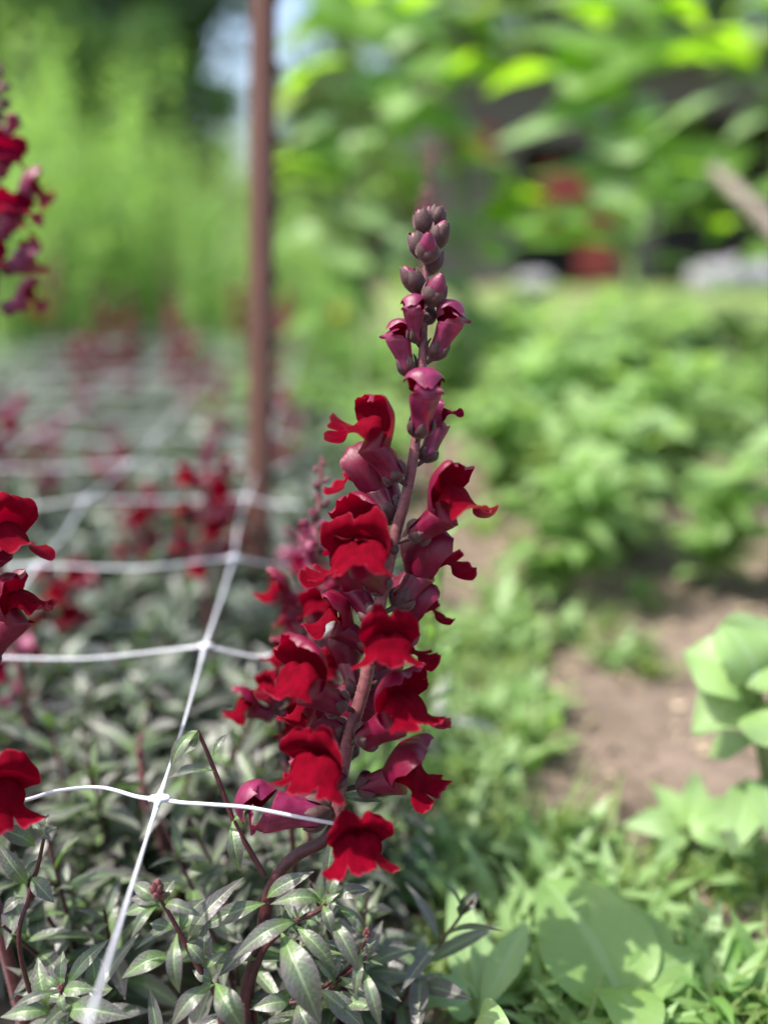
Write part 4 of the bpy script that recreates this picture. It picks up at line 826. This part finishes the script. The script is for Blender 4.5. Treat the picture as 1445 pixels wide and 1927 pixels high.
# ------------------------------------------------------------------ tall big leaved plants at the upper right
def tall_plant(label, foot, z, top, leaves, rad=.011, mats=None):
    b0 = np.array([P(*foot, z)[0], P(*foot, z)[1], 0.0]); T = P(*top, z*1.0); e = empty('tall_leafy_plant', b0, label, 'garden plant')
    H = T - b0; mb = MB(); tube(mb, [np.zeros(3), H*.5 + np.array([.008, 0, 0]), H], [rad, rad*.9, rad*.55], 20, 8); mb.build('stem', [GSTEM], e); pt_ = MB(); leaves = list(leaves)
    for q in range(15):
        yy = rng.uniform(-20, 520); sg = -1 if q % 2 else 1; xx = top[0] + (foot[0] - top[0])*(yy - top[1])/(foot[1] - top[1]); ln = rng.uniform(30, 70)
        leaves.append((xx + sg*rng.uniform(40, 150), yy, sg*ln, rng.uniform(-25, 40), rng.uniform(-.15, .2), ln*rng.uniform(1.0, 1.6), 2, 'ttfp'[int(rng.integers(4))]))
    for i, (px, py, dx, dy, dz, w, bd, kind) in enumerate(leaves):
        # centre pixel, half-length vector in pixels, depth change to the tip (m), width px
        zc = z + (leaves[i][8] if len(leaves[i]) > 8 else 0); B = P(px - dx, py - dy, zc - dz/2) - b0; Tp = P(px + dx, py + dy, zc + dz/2) - b0
        hz = np.clip(B[2]/max(.05, H[2]), .15, .98) - .06; s0 = H*hz
        tube(pt_, [s0, (s0 + B)/2 + np.array([0, 0, .02]), B], [.004, .0035, .003], 8, 5)
        m2 = MB(); put_leaf(m2, B, Tp, w*zc/FPX, nrm(np.array([rng.normal(0, .2), rng.normal(0, .25) - .1, 1.0])) if kind != 'f' else nrm(-FW + np.array([0, 0, .8])), bd*.01, .14, 15, 9, shape='heart', wave=.03, seed=i)
        m2.build('leaf', [TALL if kind != 'p' else PALE], e)
    pt_.build('leaf_stalk', [GSTEM], e); return e
tall_plant('tall plant with bright heart shaped leaves just right of the steel post', (690, 900), 1.75, (640, -60), [(665, 55, 70, 55, .10, 150, 2, 'f'), (640, 310, -20, 55, .05, 110, 1.5, 'f'), (555, 455, -50, 22, .05, 70, 1, 'f'), (600, 20, -60, -40, .1, 120, 2, 't'), (760, 60, 80, 20, .05, 110, 2, 'f'), (720, 190, 70, 30, -.1, 120, 2, 'f'), (610, 250, -60, 20, -.1, 90, 2, 'p'), (690, 420, 60, 30, -.1, 110, 2, 'p'), (560, 320, -70, -10, -.1, 90, 1.5, 't'), (735, 330, 60, 60, .1, 110, 2, 't'), (590, 620, -60, 20, -.1, 100, 2, 't'), (660, 560, 60, 50, -.1, 100, 2, 't'), (600, 150, -70, 30, .1, 110, 2, 't')])
tall_plant('tall plant with yellow green leaves above the sharp flower tip', (880, 860), 1.9, (850, -40), [(850, 250, 75, 25, .1, 100, 2, 'f'), (790, 145, -70, 20, .1, 110, 2, 'f'), (900, 150, 80, -10, .1, 110, 2, 't'), (960, 30, 120, -20, .1, 100, 2, 'p'), (835, 40, -80, -10, .1, 110, 2, 't'), (810, 345, -60, 30, -.1, 90, 2, 't'), (920, 330, 70, 40, -.1, 110, 2, 't'), (860, 445, 80, 20, -.1, 100, 2, 't'), (760, 250, -60, 40, -.1, 100, 2, 'p'), (960, 430, 70, 20, -.1, 90, 2, 'f'), (840, 560, 80, 40, -.15, 120, 2, 't'), (770, 480, -60, 40, -.15, 100, 2, 'p'), (900, 640, 80, 40, -.15, 120, 2, 'p'), (800, 700, -80, 40, -.15, 110, 2, 't')])
tall_plant('tall plant with thick pale stem carrying broad drooping leaves before the red boards', (1180, 830), 1.8, (1185, -60), [(1180, 118, 130, -45, .1, 130, 3, 'f'), (1090, 200, -85, 30, .1, 110, 2, 'f'), (1050, 258, -125, 18, -.12, 100, 3, 'p'), (1170, 370, 30, 80, -.1, 150, 2, 'p'), (1050, 420, -95, 20, -.1, 70, 2, 't'), (1190, 235, 40, -60, .1, 100, 1, 'p'), (1080, 460, -110, 0, -.1, 60, 2, 'f'), (980, 160, -70, 20, .1, 90, 2, 't'), (1030, 90, -90, -10, .15, 90, 2, 't'), (1080, 340, -90, -6, -.1, 70, 2, 't'), (1120, 20, -130, -14, .1, 70, 3, 'f')])
tall_plant('tall plant at the frame corner with one deep green lit leaf hanging', (1480, 820), 1.75, (1450, -60), [(1275, 335, -20, 75, -.05, 140, 2, 'f'), (1350, 215, -140, 55, -.12, 100, 3, 'p'), (1330, 345, -70, -40, -.1, 70, 1, 't'), (1385, 300, 40, -30, .05, 60, 1, 'f'), (1430, 20, -60, 10, .1, 110, 2, 'f'), (1300, 130, -120, 10, .1, 80, 3, 't'), (1260, 440, -90, 10, -.1, 60, 2, 't'), (1400, 110, -80, 30, .1, 100, 2, 'p')])
b = MB(); p0, p1 = P(1340, 318, 1.6), P(1500, 500, 1.52); q = onplane(1620, 760, 0)
e = empty('wooden_stake', (p1 + (p1 - p0)*1.2)*np.array([1, 1, 0]), 'weathered grey wooden stick leaning in at the frame edge under the tall leaves', 'stake'); b0 = np.array(e.location)
rg = np.random.default_rng(2); tube(b, [b0*0 + np.array([0, 0, -.02]), p1 - b0, p0 - b0], [.017, .0155, .013], 40, 9, rough=.06, rng=rg); b.build('stick', [WOODG], e)

# ------------------------------------------------------------------ shed, stones and trees beyond the lawn
def box(mb, x0, x1, y0, y1, z0, z1, m=0):
    v = [(x0, y0, z0), (x1, y0, z0), (x1, y1, z0), (x0, y1, z0), (x0, y0, z1), (x1, y0, z1), (x1, y1, z1), (x0, y1, z1)]
    mb.add(v, [(0, 3, 2, 1), (4, 5, 6, 7), (0, 1, 5, 4), (1, 2, 6, 5), (2, 3, 7, 6), (3, 0, 4, 7)], np.zeros((8, 2)), m)
def flat(o):
    for pl in o.data.polygons: pl.use_smooth = False
    return o
YS = 8.5; sx = lambda px: P(px, 470, YS/math.cos(TH)*.95)[0]
e = empty('garden_shed', (0, YS, 0), 'low dark wooden shed with red painted boards seen between the tall leaves', 'shed')
mb = MB(); X0, X1 = sx(820), sx(1640)
box(mb, X0, sx(960), 0, .08, 0, 2.0); box(mb, sx(1140), sx(1215), 0, .08, 0, 2.0); box(mb, X0, X1, 2.4, 2.5, 0, 2.1); box(mb, X0 - .08, X0, 0, 2.5, 0, 2.05); box(mb, X1, X1 + .08, 0, 2.5, 0, 2.05); box(mb, sx(960), sx(1140), 0, .08, 1.25, 2.0); box(mb, sx(1215), X1, 0, .08, 1.5, 2.0)
flat(mb.build('wall', [SHEDW], e))
mb = MB(); box(mb, sx(1000), sx(1140), -.07, -.01, .55, 1.05); box(mb, sx(1070), sx(1140), -.07, -.01, .06, .53); flat(mb.build('red_boards', [REDW], e)); mb = MB(); box(mb, sx(835), sx(915), -.06, -.01, 1.12, 1.38); flat(mb.build('red_panel', [REDW], e))
mb = MB(); g = np.array([[(X0 - .3, -.4, 2.02), (X1 + .3, -.4, 2.02)], [(X0 - .3, 2.8, 2.7), (X1 + .3, 2.8, 2.7)]]); mb.grid(g); mb.grid(g + np.array([0, 0, .07]), flip=True); flat(mb.build('roof', [ROOFM], e))
rng = np.random.default_rng(44)
for px, py, r, lab in ((1345, 488, .16, 'pale grey stone lying before the dark shed opening'), (1400, 480, .20, 'largest pale grey stone before the dark shed at the frame edge'), (1440, 500, .15, 'pale stone cut by the frame edge before the shed'), (1010, 500, .11, 'small grey stone below the red boards')):
    p = onplane(px, 540, 0); p = P(px, py, 7.2); u = np.linspace(0, PI, 12)[:, None]; a = np.linspace(0, 2*PI, 16, endpoint=False)[None, :]; k = rng.uniform(0, 6, 4)
    rr = r*(1 + .14*np.sin(3*a + k[0])*np.sin(u) + .1*np.sin(2*u + a*2 + k[1]) + .06*np.sin(7*a + 5*u + k[2]))
    g = np.stack([rr*np.sin(u)*np.cos(a)*1.35, rr*np.sin(u)*np.sin(a), rr*np.cos(u)*.8], -1); o = MB().grid(g, 0, wrap=True, flip=False).build('stone', [STONE]); o.location = (p[0], p[1], r*.55); tag(o, lab, 'stone', 'pale stones by the shed')
def tree_meshes(seed, h, r, n, lsz):
    rng = np.random.default_rng(seed); tr = MB(); tops = []
    tube(tr, [(0, 0, -.2), (.05, .02, h*.3), (0, .1, h*.75)], [.22, .16, .05], 16, 10)
    for k in range(11):
        a = k*2.4; z0 = h*(.16 + .05*k); d = r*rng.uniform(.5, .95)*(1 - .04*k); tp = np.array([math.cos(a)*d, math.sin(a)*d, z0 + h*rng.uniform(.08, .28)]); tube(tr, [(0, .03, z0), (tp*.5 + np.array([0, 0, z0*.5])), tp], [.07, .05, .015], 8, 6); tops.append(tp)
    cl = []
    for k in range(70):
        b = tops[int(rng.integers(11))]; cl.append((b + rng.normal(0, r*.24, 3)*np.array([1, 1, 1.1]), r*rng.uniform(.12, .30)))
    for k in range(16): cl.append((np.array([rng.normal(0, r*.3), rng.normal(0, r*.3), h*rng.uniform(.75, 1.0)]), r*rng.uniform(.15, .28)))
    ci = rng.integers(0, len(cl), n); C0 = np.array([c[0] for c in cl])[ci]; R0 = np.array([c[1] for c in cl])[ci][:, None]
    d = rng.normal(0, 1, (n, 3)); d /= np.linalg.norm(d, axis=1)[:, None]; p = C0 + d*R0*rng.uniform(.3, 1.0, (n, 1))**.5; s = lsz*rng.uniform(.6, 1.3, (n, 1))
    a = rng.normal(0, 1, (n, 3)); a /= np.linalg.norm(a, axis=1)[:, None]; b = np.cross(a, d + .3*rng.normal(0, 1, (n, 3))); b /= np.linalg.norm(b, axis=1)[:, None] + 1e-9
    v = np.stack([p - a*s, p + b*s*.5, p + a*s, p - b*s*.5], 1).reshape(-1, 3); cr = MB(); uv = np.tile(np.array([(0, .5), (.5, 1), (1, .5), (.5, 0)], float), (n, 1)); cr.add(v, [(4*i, 4*i + 1, 4*i + 2, 4*i + 3) for i in range(n)], uv)
    return tr, cr
TREES = []
for k, (h, r, n) in enumerate([(5.5, 2.0, 9000), (7.0, 2.6, 11000), (4.2, 1.7, 7500)]):
    tr, cr = tree_meshes(900 + k, h, r, n, .11); TREES.append((tr.mesh('trunk', [BARK]), cr.mesh('crown', [DARKLEAF]), cr.mesh('crown', [GREEN])))
TS = [(60, 9.5, 0, 1.0, 1, 'light green tree far behind the feathery plants at the frame edge'), (275, 11.5, 0, .95, 0, 'dark tree behind the feathery greens left of the steel post'), (640, 16, 2, .8, 0, 'dark green tree behind the heart shaped leaves'),
      (820, 13, 1, .8, 0, 'dark tree over the left end of the shed'), (1010, 15.5, 1, 1.0, 0, 'large dark tree rising behind the shed roof'), (1230, 15, 0, .8, 0, 'dark tree behind the shed near the frame corner'), (1560, 13.5, 2, 1.2, 0, 'dense dark tree past the frame corner beside the shed'), (-120, 14, 1, 1.1, 1, 'tall green tree behind the light green one'), (190, 17, 1, .9, 1, 'mid green tree farthest behind the feathery greens'), (1130, 22, 1, 1.2, 1, 'far green tree seen through the gaps over the shed')]
for i, (px, z, k, s, mt, lab) in enumerate(TS):
    p = P(px, 454, z); e = empty('tree', (p[0], p[1], 0), lab, 'tree', 'trees beyond the garden', rz=i*1.9); e.scale = (s, s, s); link('trunk', TREES[k][0], e); link('crown', TREES[k][1 + mt], e)
# dark hedge low behind the lawn
st, lf = bush(950, 40, 1.25, 1.0, .16, .07, nu=4, nv=3, pairs=9, rad=.012)
hm = (st.mesh('stem', [BARK]), lf.mesh('foliage', [DARKLEAF]))
for i, (px, z, s, lab) in enumerate([(-60, 8.0, 1.1, 'dark green shrub at the far frame edge behind the feathery greens'), (130, 8.4, 1.0, 'dark shrub far behind the feathery greens'), (330, 8.2, 1.15, 'dark shrub in the shade left of the steel post'), (520, 8.8, 1.0, 'dark shrub seen just right of the steel post'), (690, 8.2, 1.05, 'dark shrub between the steel post and the shed'), (790, 9.2, 1.1, 'dark shrub against the end wall of the shed')]):
    p = P(px, 454, z); e = empty('shrub', (p[0], p[1], 0), lab, 'shrub', 'dark shrubs beyond the lawn', rz=i*1.3); e.scale = (s, s, s); link('stem', hm[0], e); link('foliage', hm[1], e)
# blue drip hose under the leaves
b = MB(); hp = [on_bed(-.1, .16), on_bed(.1, .155), on_bed(.4, .17), on_bed(.9, .16), on_bed(1.9, .17)]; tube(b, [np.array([p[0], p[1], .012]) for p in hp], [.008]*5, 60, 10)
tag(b.build('drip_hose', [BLUEP]), 'dark blue hose lying on the soil under the snapdragon leaves', 'hose')
